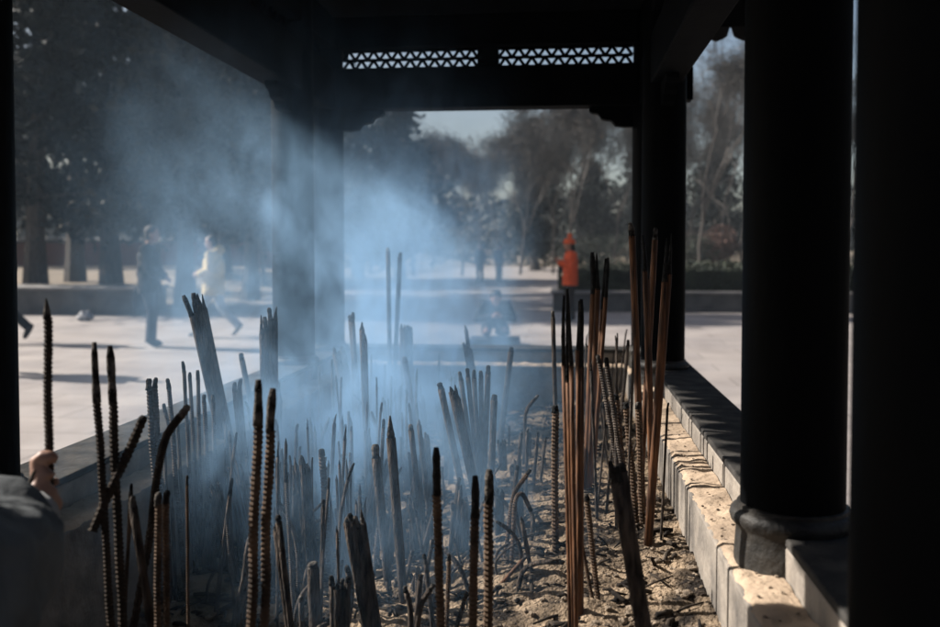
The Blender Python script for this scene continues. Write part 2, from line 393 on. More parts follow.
# ================================================================== INCENSE PAVILION
CX = -.335                                           # centre line of the burner
XI0, XI1 = -.986, .347                               # inner rim edges
YI0, YI1 = .92, 4.17
RIM = .95; LEDGE = .8825; LW = .077; RW = .144; ASHZ = .73
CXL, CXR = -1.072, .377
CY = (.959, 1.545, 3.55, 4.05)
BEAMZ0, BEAMZ1, LATZ1, UPZ1 = 2.022, 2.205, 2.288, 2.43
burner = empty('incense_burner_pavilion', (CX, (YI0+YI1)/2, 0))
tag(burner, 'dark roofed incense burner with a long ash trough, paired columns and lattice frieze', 'incense burner')
B0 = Vector(burner.location)
def bpart(name, bm, m, parent=burner, **k):
    off = -B0
    if parent is burner:
        for v in bm.verts: v.co += off
    return obj(name, bm, m, parent, **k)
def ring_profile(bm, prof):
    """profile (outward offset from the inner rim edge, z) swept round the rectangle"""
    rs = []
    for d, z in prof:
        rs.append([bm.verts.new(v) for v in ((XI0-d, YI0-d, z), (XI1+d, YI0-d, z), (XI1+d, YI1+d, z), (XI0-d, YI1+d, z))])
    n = len(rs)
    for i in range(n):
        a, b = rs[i], rs[(i+1) % n]
        for k in range(4): bm.faces.new((a[k], a[(k+1) % 4], b[(k+1) % 4], b[k]))
bm = bmesh.new()
ring_profile(bm, [(.20, 0), (.20, .10), (.13, .16), (.10, .62), (.144, .80), (.144, .935), (0, .935), (0, .879), (-LW, .879), (-LW, .60), (-LW, .0)])
bmesh.ops.recalc_face_normals(bm, faces=bm.faces[:])
basin = bpart('basin', bm, M['basin'], bevel=.005)
bm = bmesh.new(); ring_profile(bm, [(.150, .9355), (.150, .95), (-.001, .95), (-.001, .9355)]); bmesh.ops.recalc_face_normals(bm, faces=bm.faces[:])
bpart('rim', bm, M['rimtop'], bevel=.003)
# ash that has gathered on the ledge: a thin uneven layer
bm = bmesh.new()
def ledge_strip(a, b, nrm, n):
    a, b, nrm = Vector(a), Vector(b), Vector(nrm); rows = []
    for i in range(n+1):
        t = i/n; row = []
        for j in range(9):
            s = j/8; p = a.lerp(b, t)+nrm*(s*(LW-.004)+.002)
            h = .004+.005*(1-s)+.006*mn.fractal(Vector((p.x*22, p.y*22, 3.1)), 1, 2, 4)
            if j == 8: h = -.002 + .003*mn.noise(p*60)
            row.append(bm.verts.new((p.x + .004*mn.noise(p*40)*(j == 8), p.y, LEDGE-.0035+max(h, -.002))))
        rows.append(row)
    for i in range(n):
        for j in range(8): bm.faces.new((rows[i][j], rows[i+1][j], rows[i+1][j+1], rows[i][j+1]))
ledge_strip((XI1, YI0+.003, 0), (XI1, YI1-.003, 0), (-1, 0, 0), 420)
ledge_strip((XI0, YI1-.003, 0), (XI0, YI0+.003, 0), (1, 0, 0), 300)
ledge_strip((XI1-LW, YI1, 0), (XI0+LW, YI1, 0), (0, -1, 0), 160)
ledge_strip((XI0+LW, YI0, 0), (XI1-LW, YI0, 0), (0, 1, 0), 120)
bmesh.ops.recalc_face_normals(bm, faces=bm.faces[:])
bpart('ledge_dust', bm, M['sand'], smooth=True)

# columns
SR = .083
for yc in CY:
    for xc in (CXL, CXR):
        bm = bmesh.new()
        zb = LEDGE+.02
        lathe(bm, (xc, yc, 0), [(SR, zb+.07), (SR, 1.9), (SR*.985, BEAMZ0+.05), (SR*.98, UPZ1)], seg=40)
        c = bpart('column', bm, M['bronze_col'], smooth=True)
        e = c.modifiers.new('split', 'EDGE_SPLIT'); e.split_angle = R(50)
        bm = bmesh.new()
        lathe(bm, (xc-B0.x, yc-B0.y, 0), [(.0925, LEDGE-.01), (.0925, LEDGE+0.0140), (.0905, LEDGE+0.0420), (.0895, LEDGE+0.0574), (.092, LEDGE+0.0630), (.098, LEDGE+0.0700), (.1005, LEDGE+0.0784), (.0985, LEDGE+0.0868), (.0935, LEDGE+0.0910), (.0885, LEDGE+0.0931), (.0885, LEDGE+0.0987), (.083, LEDGE+0.1001)], seg=40)
        b = obj('column_base', bm, M['base'], c, smooth=True)
        e = b.modifiers.new('split', 'EDGE_SPLIT'); e.split_angle = R(50)

def beam(x0, x1, y0, y1, z0, z1, name='beam'):
    bm = bmesh.new(); box(bm, x0, x1, y0, y1, z0, z1); return bpart(name, bm, M['bronze'], bevel=.006)
YE0, YE1 = CY[0], CY[3]
HB = .058
for (z0, z1, nm) in ((BEAMZ0, BEAMZ1, 'beam'), (LATZ1, UPZ1, 'frieze_board')):
    for xc in (CXL, CXR): beam(xc-HB, xc+HB, YE0-.22, YE1+.22, z0, z1, nm)
    for yc in (YE0, YE1):
        beam(CXL+HB+.003, CXR-HB-.003, yc-HB, yc+HB, z0+.002, z1-.002, nm)
        for sx, xc in ((-1, CXL), (1, CXR)):          # beam ends standing out past the corner
            beam(min(xc+sx*(HB+.003), xc+sx*.17), max(xc+sx*(HB+.003), xc+sx*.17), yc-HB*.8, yc+HB*.8, z0+.02, z1-.02, 'beam_end')
# lattice of small triangles between beam and frieze
def lattice(a, b, z0, z1):
    a, b = Vector(a), Vector(b); L = (b-a).length; d = (b-a)/L; nrm = Vector((-d.y, d.x, 0))
    bm = bmesh.new(); t = .0072; n = int(L/.053); p = L/n; zm = (z0+z1)/2
    def bar(u0, v0, u1, v1, w=t):
        q0 = a+d*u0; q1 = a+d*u1
        tube(bm, [(q0.x, q0.y, v0), (q1.x, q1.y, v1)], [(w, .009)]*2, seg=4, ref=(Vector((q1.x-q0.x, q1.y-q0.y, v1-v0)).normalized()).cross(nrm))
    bar(0, zm, L, zm); bar(0, z0+.002, L, z0+.002, .006); bar(0, z1-.002, L, z1-.002, .006)
    for k in range(n):
        for (za, zb) in ((z0, zm), (zm, z1)):
            bar(k*p, za, (k+.5)*p, zb); bar((k+.5)*p, zb, (k+1)*p, za)
    bpart('lattice_panel', bm, M['bronze'])
g = .085
for yc in (YE0, YE1):
    beam(CX-.045, CX+.045, yc-.05, yc+.05, BEAMZ1+.001, LATZ1-.001, 'strut')
    lattice((CXL+g, yc, 0), (CX-.046, yc, 0), BEAMZ1, LATZ1); lattice((CX+.046, yc, 0), (CXR-g, yc, 0), BEAMZ1, LATZ1)
for xc in (CXL, CXR):
    for (y0, y1) in ((CY[0]+g, CY[1]-g), (CY[1]+g, 2.50), (2.60, CY[2]-g), (CY[2]+g, CY[3]-g)):
        lattice((xc, y0, 0), (xc, y1, 0), BEAMZ1, LATZ1)
    beam(xc-.05, xc+.05, 2.501, 2.599, BEAMZ1+.001, LATZ1-.001, 'strut')
# stepped cloud brackets under the beams
def bracket(xc, yc, d, L=.19, H=.082):
    d = Vector(d); bm = bmesh.new(); nrm = Vector((-d.y, d.x, 0))
    prof = [(0, 0), (L, 0), (L, -.016), (L*.93, -.024), (L*.82, -.026), (L*.76, -.036), (L*.72, -.050), (L*.60, -.056), (L*.50, -.058), (L*.45, -.068), (L*.40, -H), (L*.2, -H-.004), (0, -H-.004)]
    vs = []
    for s in (-.022, .022):
        vs.append([bm.verts.new(Vector((xc, yc, BEAMZ0-.002+z))+d*(SR*.96+u)+nrm*s) for u, z in prof])
    bm.faces.new(vs[0]); bm.faces.new(list(reversed(vs[1])))
    for k in range(len(prof)):
        k2 = (k+1) % len(prof); bm.faces.new((vs[0][k], vs[1][k], vs[1][k2], vs[0][k2]))
    bmesh.ops.recalc_face_normals(bm, faces=bm.faces[:])
    bpart('bracket', bm, M['bronze'])
for yc in (YE0, YE1):
    bracket(CXL, yc, (1, 0, 0)); bracket(CXR, yc, (-1, 0, 0))
for xc in (CXL, CXR):
    bracket(xc, CY[1], (0, 1, 0)); bracket(xc, CY[2], (0, -1, 0))
# hipped tile roof
EX0, EX1, EY0, EY1 = -1.725, 1.055, .42, 4.52
EZ = 2.470; RZ = 3.42; RY0, RY1 = 1.75, 3.32
bm = bmesh.new()
def roofz(x, y, dz=0):
    d = min((x-EX0)/(CX-EX0) if x < CX else (EX1-x)/(EX1-CX), (y-EY0)/(RY0-EY0) if y < RY0 else 1, (EY1-y)/(EY1-RY1) if y > RY1 else 1)
    d = max(0, d); return EZ + dz + (RZ-EZ)*(d*.72+.28*d*d)
nx, ny = 60, 90
for dz, flip in ((.05, False), (0, True)):
    gr = [[bm.verts.new((EX0+(EX1-EX0)*i/nx, EY0+(EY1-EY0)*j/ny, roofz(EX0+(EX1-EX0)*i/nx, EY0+(EY1-EY0)*j/ny, dz))) for i in range(nx+1)] for j in range(ny+1)]
    for j in range(ny):
        for i in range(nx):
            q = (gr[j][i], gr[j][i+1], gr[j+1][i+1], gr[j+1][i]); bm.faces.new(tuple(reversed(q)) if flip else q)
    if not flip: top = gr
for seq in ([(j, 0) for j in range(ny+1)], [(j, nx) for j in range(ny+1)], [(0, i) for i in range(nx+1)], [(ny, i) for i in range(nx+1)]):
    for (a, b) in zip(seq[:-1], seq[1:]):
        bm.faces.new((top[a[0]][a[1]], top[b[0]][b[1]], gr[b[0]][b[1]], gr[a[0]][a[1]]))
bmesh.ops.recalc_face_normals(bm, faces=bm.faces[:])
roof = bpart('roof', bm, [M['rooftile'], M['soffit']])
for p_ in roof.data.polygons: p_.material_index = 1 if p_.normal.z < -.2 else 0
PT = .13                                             # tile spacing
bm = bmesh.new()
n = int((EY1-EY0)/PT)
for k in range(n+1):
    y = EY0+.04+k*PT
    for side in (0, 1):
        xa = EX0 if side == 0 else EX1
        xm = CX
        pts = []
        for s in range(9):
            t = s/8; x = xa+(xm-xa)*t
            lim = roofz(x, y, .055)
            pts.append(Vector((x, y, lim)))
            if (y < RY0 and t > (y-EY0)/(RY0-EY0)) or (y > RY1 and t > (EY1-y)/(EY1-RY1)): break
        if len(pts) > 1: tube(bm, pts, .028, seg=6)
n = int((EX1-EX0)/PT)
for k in range(n+1):
    x = EX0+.04+k*PT
    d = (x-EX0)/(CX-EX0) if x < CX else (EX1-x)/(EX1-CX)
    for (ya, yb) in ((EY0, RY0), (EY1, RY1)):
        pts = [Vector((x, ya+(yb-ya)*t*d, roofz(x, ya+(yb-ya)*t*d, .055))) for t in (0, .3, .6, 1)]
        if d > .02: tube(bm, pts, .028, seg=6)
for v in bm.verts: v.co -= B0
obj('tile_ridges', bm, M['rooftile'], roof, smooth=True)
bm = bmesh.new()
tube(bm, [(CX, RY0-.1, RZ+.09), (CX, RY1+.1, RZ+.09)], [(.07, .09)]*2, seg=8)
for (ya, yb) in ((EY0, RY0), (EY1, RY1)):
    for xa in (EX0, EX1):
        tube(bm, [(xa+(CX-xa)*t, ya+(yb-ya)*t, roofz(xa+(CX-xa)*t*.999, ya+(yb-ya)*t*.999, .08)) for t in (.02, .25, .5, .75, 1)], .06, seg=8)
for v in bm.verts: v.co -= B0
obj('ridge', bm, M['rooftile'], roof, smooth=True)
# hanging drip tiles along the eaves
def drips(a, b, n):
    a, b = Vector(a), Vector(b); d = (b-a)/n; u = d.normalized(); nrm = Vector((-u.y, u.x, 0)); bm = bmesh.new()
    w = d.length
    for k in range(n):
        c = a+d*(k+.5)
        out = [(-.5, .03), (-.5, -.004), (-.47, -.006), (-.44, -.022), (-.38, -.046), (-.26, -.056), (-.12, -.064), (0, -.070), (.12, -.064), (.26, -.056), (.38, -.046), (.44, -.022), (.47, -.006), (.5, -.004), (.5, .03)]
        vs = [[bm.verts.new(c+u*(q[0]*w*.995)+Vector((0, 0, EZ+q[1]))+nrm*s) for q in out] for s in (-.006, .006)]
        bm.faces.new(vs[0]); bm.faces.new(list(reversed(vs[1])))
        for i in range(len(out)):
            j = (i+1) % len(out); bm.faces.new((vs[0][i], vs[1][i], vs[1][j], vs[0][j]))
        e = c+Vector((0, 0, EZ+.055))+u*(w*.5)
        tube(bm, [e-nrm*.012, e+nrm*.012], .034, seg=12)
    bmesh.ops.recalc_face_normals(bm, faces=bm.faces[:])
    for v in bm.verts: v.co -= B0
    obj('eave_tiles', bm, M['rooftile'], roof)
drips((EX0-.008, EY0, 0), (EX0-.008, EY1, 0), int(round((EY1-EY0)/PT)))
drips((EX1+.008, EY0, 0), (EX1+.008, EY1, 0), int(round((EY1-EY0)/PT)))
drips((EX0, EY0-.008, 0), (EX1, EY0-.008, 0), int(round((EX1-EX0)/PT)))
drips((EX0, EY1+.008, 0), (EX1, EY1+.008, 0), int(round((EX1-EX0)/PT)))

# ------------------------------------------------------------------ ash
def ashb(x, y):                                      # ash banked up to the right, level lowered left so the wall shades it
    t = min(1, max(0, (x+.62)/.72)); t = t*t*(3-2*t)
    return ASHZ - .115*(1-t)
def ashh(x, y):
    v = Vector((x, y, 0))
    h = .022*mn.noise(v*2.3+Vector((3, 1, 0))) + .011*mn.fractal(v*8, 1.0, 2.1, 3) + .0065*mn.fractal(v*30+Vector((5, 5, 2)), .9, 2.0, 3) + .0035*mn.noise(v*95)
    h += .034*max(0, mn.noise(Vector((x*4+.6*y, y*15, 8.0))))
    h += .030*max(0, 1-abs(x-(XI1-LW))/.16)            # banked against the right wall
    return ashb(x, y) + h
bm = bmesh.new()
ax0, ax1, ay0, ay1 = XI0+LW-.004, XI1-LW+.004, YI0+LW-.004, YI1-LW+.004
sx, sy = .0085, .0085
nx, ny = int((ax1-ax0)/sx), int((ay1-ay0)/sy)
gr = [[bm.verts.new((ax0+(ax1-ax0)*i/nx, ay0+(ay1-ay0)*j/ny, ashh(ax0+(ax1-ax0)*i/nx, ay0+(ay1-ay0)*j/ny))) for i in range(nx+1)] for j in range(ny+1)]
for j in range(ny):
    for i in range(nx): bm.faces.new((gr[j][i], gr[j][i+1], gr[j+1][i+1], gr[j+1][i]))
tag(obj('ash_bed', bm, M['ash'], smooth=True), 'lumpy pale grey and tan incense ash filling the long trough', 'ash', kind='stuff')
rr = random.Random(21)
bm = bmesh.new()
def clod(bm, c, s):
    q = bmesh.ops.create_icosphere(bm, subdivisions=1, radius=1.0)['verts']
    k = Vector((rr.uniform(.7, 1.3), rr.uniform(.7, 1.3), rr.uniform(.45, .8)))
    rot = Matrix.Rotation(rr.uniform(0, 6.28), 3, 'Z')
    for v in q:
        d = v.co.copy(); d = Vector((d.x*k.x, d.y*k.y, d.z*k.z))*(1+.35*mn.noise(v.co*1.6+Vector((c[0]*90, c[1]*90, 0))))
        v.co = Vector(c)+rot @ d*s
for k in range(1900):
    x = ax0+.01+(ax1-ax0-.02)*(1-abs(rr.random()**1.6)); y = ay0+.5+(ay1-ay0-.55)*rr.random()**1.3
    s = .003+.008*rr.random()**3
    clod(bm, (x, y, ashh(x, y)+s*.25), s)
for k in range(130):
    x = XI1-.004-rr.random()*(LW-.012); y = rr.uniform(1.2, 4.1); s = rr.uniform(.0015, .0045)
    clod(bm, (x, y, LEDGE+.003+s*.4), s)
tag(obj('ash_clods', bm, M['clod'], smooth=False), 'small broken clods of pale ash scattered over the ash bed', 'ash', kind='stuff')
bm = bmesh.new()
for k in range(1100):
    x = ax0+.02+(ax1-ax0-.05)*rr.random()**1.25; y = ay0+.4+(ay1-ay0-.5)*rr.random()**1.2; a = rr.uniform(0, 6.28); L = rr.uniform(.012, .075)
    d = Vector((math.cos(a), math.sin(a), rr.gauss(.05, .25)))*L*.5; c = Vector((x, y, ashh(x, y)+.005)); r0 = rr.uniform(.0018, .0048)
    tube(bm, [c-d, c+Vector((rr.gauss(0, .003), rr.gauss(0, .003), .003)), c+d], [r0, r0*1.1, r0*.7], seg=6)
tag(obj('burnt_stick_ends', bm, M['coal'], smooth=True), 'burnt stick ends and charcoal bits littering the ash', 'debris', kind='stuff')

# ================================================================== INCENSE
def path_pts(p0, p1, bend, n):
    p0, p1 = Vector(p0), Vector(p1); out = []
    for i in range(n+1):
        t = i/n; p = p0.lerp(p1, t)
        if bend: p = p + Vector(bend)*(max(0, t-.45)/.55)**2
        out.append(p)
    return out
def catmull(pts, n):
    pts = [Vector(p) for p in pts]; P_ = [pts[0]*2-pts[1]]+pts+[pts[-1]*2-pts[-2]]; out = []
    m = len(pts)-1
    for k in range(n+1):
        s = k/n*m; i = min(int(s), m-1); t = s-i; a, b, c, d = P_[i:i+4]
        out.append(.5*((2*b)+(c-a)*t+(2*a-5*b+4*c-d)*t*t+(3*b-a-3*c+d)*t**3))
    return out
def rib_tube(bm, pts_fn, L, r, seg=8, pitch=None, amp=.17):
    pitch = pitch or max(.0042, r*.95); n = max(4, int(L/pitch*2))
    pts = pts_fn(n); wv_ = [r*(1+.10*mn.noise(p*37+Vector((r*9e3, 0, 0)))) for p in pts]; rad = [wv_[i] if i % 2 == 0 else wv_[i]*(1-amp*(1.4+.6*mn.noise(pts[i]*60))) for i in range(len(pts))]
    pts = [p+Vector((mn.noise(p*9+Vector((r*5e3, 0, 0))), mn.noise(p*9+Vector((0, r*5e3, 0))), 0))*r*.35 for p in pts]
    tube(bm, pts, rad, seg=seg)
def jag_tip(bm, p, d, r, L, rr, thin=False):
    d = Vector(d).normalized(); n = 5; pts = []; rad = []
    side = Vector((rr.gauss(0, 1), rr.gauss(0, 1), 0))*min(L*.10, .0022)
    for i in range(n+1):
        t = i/n; pts.append(Vector(p)+d*L*t+side*t*t)
        rad.append(max(.0006, r*((1.02-.15*t) if not thin else (1-.8*t))*rr.uniform(.82, 1.06)*(1 if i < n else .7)))
    tube(bm, pts, rad, seg=7)
STN = [0]
def incense(base, top, r, kind, label, group, mats=None, bend=None, curve=None, tip=.05, thin_tip=False, name=None, seed=None):
    """one stick: Empty at its foot > shaft + burnt_tip; kind 'rib' or 'plain'"""
    STN[0] += 1; rr = random.Random(seed or STN[0]*13)
    base, top = Vector(base), Vector(top)
    e = empty(name or ('ribbed_incense_stick' if kind == 'rib' else 'incense_stick'), base); tag(e, label, 'incense stick', group)
    ctl = [Vector((0, 0, 0))] + ([Vector(c)-base for c in curve] if curve else []) + [top-base]
    L = sum((b-a).length for a, b in zip(ctl[:-1], ctl[1:]))
    def fn(n):
        if curve: return catmull(ctl, n)
        return path_pts(ctl[0], ctl[-1], bend, n)
    bm = bmesh.new()
    if kind == 'rib': rib_tube(bm, fn, L, r)
    else: tube(bm, fn(8), [r*rr.uniform(.94, 1.04) for _ in range(9)], seg=8)
    m0 = mats or (M['rib'] if kind == 'rib' else M['plain'])
    obj('shaft', bm, m0, e, smooth=(kind != 'rib'))
    q = fn(20); d = (q[-1]-q[-2])
    bm = bmesh.new(); jag_tip(bm, q[-1]-d*.1, d, r*.96, max(.012, L*tip), rr, thin_tip)
    obj('burnt_tip', bm, M['char'] if rr.random() < (.6 if kind == 'rib' else .3) else M['chargrey'], e, smooth=True)
    return e
def bundle(base, top, w, r, n, label, group, m='plain', flat=True, cat='incense bundle', seed=None, rag=.05, name='incense_bundle', depth_dir=None, tipm='char', cf=None):
    """n sticks side by side across width w (metres): Empty > stick (> burnt_tip)"""
    STN[0] += 1; rr = random.Random(seed or STN[0]*17)
    base, top = Vector(base), Vector(top); e = empty(name, base); tag(e, label, cat, group)
    ax = (top-base); L = ax.length; ax.normalize(); u = Vector((math.cos(YAW), math.sin(YAW), 0)); u = (u-ax*u.dot(ax)).normalized(); v = ax.cross(u)
    for k in range(n):
        s = (k+.5)/n-.5; off = u*(s*(w-2*r)) + v*(rr.uniform(-1, 1)*r*1.3 if flat else rr.uniform(-.35, .35)*w)
        Lk = L*(1-abs(rr.gauss(0, rag))); Lc = max(.012, L*(cf*rr.uniform(.75, 1.2) if cf else rr.uniform(.04, .10))); Lk -= Lc*.9; spl = u*(s*w*.18)+v*rr.gauss(0, .002)
        bm = bmesh.new(); pts = [off+ax*Lk*t+spl*t*t for t in (0, .25, .5, .75, 1)]
        rk = r*rr.uniform(.88, 1.1)
        tube(bm, pts, [rk]*5, seg=8); sh = obj('stick', bm, M[m], e, smooth=True)
        bm = bmesh.new(); jag_tip(bm, pts[-1]-ax*.003, ax+Vector((rr.gauss(0, .05), rr.gauss(0, .05), 0)), rk*1.02, Lc, rr, rr.random() < .4)
        obj('burnt_tip', bm, M[tipm], sh, smooth=True)
    return e
def rw(wpx, D): return wpx*D/FPX/2.0
def on_ash(xb, yb):
    p = G(xb, yb, ASHZ)
    for k in range(12): p = G(xb, yb, .5*p.z+.5*ashb(p.x, p.y))
    return p
def down(t, q):                                      # follow the line t > q on into the ash
    b = t+(q-t)*((ASHZ-t.z)/(q.z-t.z))
    for k in range(8): b = t+(q-t)*((ashb(b.x, b.y)-t.z)/(q.z-t.z))
    return b
def dep(p): return (Vector(p)-Vector((0, 0, CAMZ))).dot(FWD)
def inside(b, xt, yt, xb, yb, D, m=.012):
    while not (XI0+LW+m < b.x < XI1-LW-m and b.y < YI1-LW-m):
        D *= .97; q = P(xb, yb, D); t = P(xt, yt, D); b = down(t, q)
        if D < 1: break
    return b, D
def px_stick(xt, yt, xb, yb, w, kind, label, group, D=None, mats=None, **k):
    """a stick whose foot is in the ash where the photo's line meets it"""
    if D is None: b = on_ash(xb, yb); D = dep(b)
    else:
        b = P(xb, yb, D); t = P(xt, yt, D)
        b = down(t, b)
    b = Vector(b); b, D = inside(b, xt, yt, xb, yb, D); t = P(xt, yt, D); b = b + (b-t).normalized()*.02
    if 'curve' in k and k['curve']: k['curve'] = [P(x, y, D) for x, y in k['curve']]
    return incense(b, t, rw(w, D), kind, label, group, mats=mats, **k)
def px_bundle(xt, yt, xb, yb, w, n, label, group, D=None, rs=None, **k):
    if D is None: b = on_ash(xb, yb); D = dep(b)
    else:
        b = P(xb, yb, D); t = P(xt, yt, D)
        b = down(t, b)
    b, D = inside(Vector(b), xt, yt, xb, yb, D, .03); t = P(xt, yt, D); b = Vector(b)+(Vector(b)-t).normalized()*.02
    W = w*D/FPX
    return bundle(b, t, W, rs or W/n*.56, n, label, group, **k)
GI = 'incense sticks standing in the trough'
GB = 'incense bundles standing in the trough'
RG, GS = M['ribgrey'], M['greystick']
# foreground left, dark and out of focus
px_stick(97, 401, 109, 590, 9, 'rib', 'dark ribbed stick second from the left, its charred top leaning slightly left', GI, mats=M['shaderib'], D=1.38, tip=.16)
px_stick(113, 403, 121, 590, 10, 'rib', 'dark ribbed stick upright just right of its leaning black twin at left', GI, mats=M['shaderib'], D=1.40, tip=.16)
incense(P(93, 531, 1.37), P(141, 423, 1.42), rw(11, 1.4), 'rib', 'thick black ribbed piece leaning steeply right across two upright ones at left', GI, mats=M['shaderib'], tip=.05)
px_stick(181, 416, 140, 605, 9, 'rib', 'dark ribbed stick whose burnt top bends over to the right at left', GI, mats=M['shaderib'], D=1.50, curve=[(146, 560), (154, 490), (166, 440)], tip=.04)
px_stick(133, 507, 149, 610, 9, 'plain', 'short dark stick leaning left beside a thin beaded one near the sleeve', GI, D=1.45, mats=GS)
px_stick(131, 494, 125, 607, 4.5, 'rib', 'thin beaded stick crossing behind the short dark stick near the sleeve', GI, D=1.52)
px_stick(158, 504, 158, 625, 8, 'rib', 'short thick ribbed stick pressed against a black stub at lower left', GI, D=1.42)
px_stick(166, 502, 167, 625, 8, 'rib', 'short black ribbed stub right of its brown twin at lower left', GI, D=1.44)
px_stick(187, 485, 188, 609, 3.6, 'rib', 'thin beaded stick standing alone at lower left in the blue smoke', GI, D=1.62)
px_stick(258, 424, 251, 627, 11, 'rib', 'left of the two tall thick brown ribbed sticks in the left foreground', GI, D=1.36, tip=.13)
px_stick(270, 431, 264, 627, 11, 'rib', 'right of the two tall thick brown ribbed sticks in the left foreground', GI, D=1.37, tip=.13)
px_bundle(276, 512, 290, 627, 13, 2, 'dark stub leaning left right behind the two tall brown ribbed sticks', GB, D=1.62, m='greystick')
px_stick(437, 494, 440, 627, 10, 'rib', 'brown ribbed stick with long black top alone in the middle foreground', GI, D=1.44, tip=.22)
px_stick(475, 516, 472, 627, 10, 'rib', 'shorter brown ribbed stick of the close pair in the middle foreground', GI, D=1.44, tip=.22)
px_stick(489, 503, 488, 627, 11, 'rib', 'taller brown ribbed stick of the close pair in the middle foreground', GI, D=1.46, tip=.18)
# tall reddish bundles at right
px_bundle(566, 294, 574, 655, 13, 3, 'tall terracotta bundle with black jagged top right of the middle', GB, D=1.56, rag=.02, cf=.2)
px_bundle(580, 303, 580, 640, 10, 2, 'second tall terracotta bundle close behind the tallest one right of the middle', GB, D=1.66, rag=.02, cf=.2)
px_bundle(615, 455, 648, 655, 22, 3, 'thick black bundle leaning left in the right foreground', GB, D=1.36, m='greystick', rag=.03)
px_bundle(597, 255, 590, 425, 12, 2, 'tall dark topped bundle left of the two that reach highest', GB, D=2.55, rag=.02, cf=.2)
px_bundle(607, 258, 596, 415, 8, 2, 'slim dark topped bundle tilting right behind its neighbour left of the right columns', GB, D=2.6, rag=.02, cf=.2)
px_stick(632, 236, 641, 470, 7, 'plain', 'tall single dark brown stick first of those in front of the back right columns', GI, D=2.25, tip=.05)
px_bundle(645, 236, 652, 480, 9, 2, 'tall brown bundle second of those in front of the back right columns', GB, D=2.3, rag=.01, cf=.16)
px_stick(655, 240, 640, 500, 6, 'plain', 'slim brown stick behind the tall pair in front of the back right columns', GI, D=2.35, tip=.05)
px_bundle(671, 234, 648, 556, 12, 2, 'tall reddish bundle leaning right, its foot close to the sunlit ledge', GB, D=2.0, rag=.01, cf=.16)
for k, (a, lab) in enumerate((
    ((599, 362, 625, 510, 5.5), 'ribbed stick leaning left, first of the slanting row beside the right ledge'),
    ((607, 366, 634, 545, 5.5), 'ribbed stick leaning left, second of the slanting row beside the right ledge'),
    ((616, 400, 629, 520, 7), 'short ribbed stick between the slanting row and the tall brown bundles'),
    ((626, 408, 637, 525, 7), 'short ribbed stick with grey top right of the slanting row'),
    ((638, 408, 643, 530, 7), 'thick ribbed stick with knotted grey top left of the leaning reddish bundle'),
    ((587, 500, 599, 604, 6.5), 'brown ribbed stick leaning left, foot in the sunlit ash at right'),
    ((579, 530, 593, 602, 4.5), 'thin short ribbed stick beside the leaning one in the sunlit ash'),
    ((555, 412, 555, 552, 8), 'upright brown ribbed stick left of the tall terracotta bundles'),
    ((602, 330, 590, 470, 4), 'thin ribbed stick tilting right behind the tall bundles at right'),
    ((628, 345, 618, 455, 4), 'thin ribbed stick tilting right just left of the tall brown bundles'),
    ((634, 352, 630, 440, 4), 'thin ribbed stick upright near the far end of the right ledge'))):
    px_stick(*a, 'rib', lab, GI, mats=RG if k in (0, 1, 8, 9, 10) else None)
px_stick(553, 318, 557, 470, 4.5, 'plain', 'thin grey upright stick left of the tall terracotta bundles', GI, mats=GS)
px_stick(511, 352, 499, 452, 6, 'plain', 'pale grey stick tilting right in front of the kneeling person', GI, mats=GS)
px_stick(466, 330, 481, 440, 4, 'plain', 'thin grey stick leaning left below the kneeling person', GI, mats=GS, thin_tip=True)
px_bundle(466, 338, 484, 445, 10, 3, 'short grey bundle with spiky top just left of the kneeling person', GB, m='greystick', tipm='chargrey')
# middle, in and before the smoke
px_bundle(194, 293, 224, 432, 21, 4, 'broad flat grey bundle with toothed top leaning left before the woman in cream', GB, m='greystick', rag=.015)
px_bundle(268, 305, 270, 425, 19, 4, 'broad pale bundle upright in thick smoke left of the smoky column', GB, m='greystick', rag=.03, tipm='chargrey')
px_bundle(236, 378, 249, 520, 12, 3, 'dark bundle with frayed top left of the two tall brown ribbed sticks', GB, m='greystick', rag=.03)
px_stick(242, 360, 260, 450, 6, 'plain', 'bluish plain stick leaning left above the dark frayed bundle', GI, mats=GS)
px_stick(273, 386, 268, 500, 6, 'rib', 'dark ribbed stick left of a close pair in the smoke', GI, mats=RG)
px_bundle(280, 381, 275, 500, 8, 2, 'dark close pair of sticks in the smoke behind the tall ribbed foreground pair', GB, m='greystick')
px_bundle(337, 346, 362, 455, 15, 3, 'dark bundle leaning left in the thick smoke at the middle', GB, m='greystick', rag=.07)
px_bundle(351, 311, 362, 470, 9, 2, 'slim bundle leaning left behind the dark leaning one in the smoke', GB, m='greystick', rag=.04)
px_bundle(363, 312, 369, 500, 9, 2, 'slim upright bundle with a sunlit left edge in the smoke at the middle', GB, m='greystick', rag=.06)
px_bundle(406, 322, 408, 440, 14, 4, 'upright bundle with four spiky tops in the smoke at the middle', GB, m='greystick', rag=.03, tipm='chargrey')
px_stick(405, 362, 421, 470, 6, 'plain', 'dark curving stick in front of the four spiked bundle', GI, mats=GS, curve=[(417, 440), (411, 400)])
px_stick(388, 252, 391, 432, 4.5, 'plain', 'tallest thin pale stick in the smoke at the middle', GI, mats=GS, tip=.03)
px_stick(400, 257, 392, 430, 4.5, 'plain', 'tall thin pale stick right of the tallest one in the smoke', GI, mats=GS, tip=.03)
px_stick(376, 458, 389, 590, 9.5, 'plain', 'thick grey stick with pale neck left of its taller twin at the middle', GI, mats=GS, tip=.10)
px_stick(391, 438, 404, 606, 9.5, 'plain', 'thick grey stick with a thin black wick left of the ash path', GI, mats=GS, tip=.13, thin_tip=True)
px_stick(322, 455, 330, 580, 7.5, 'rib', 'grey ribbed stick standing alone in the smoke left of the middle', GI, mats=RG)
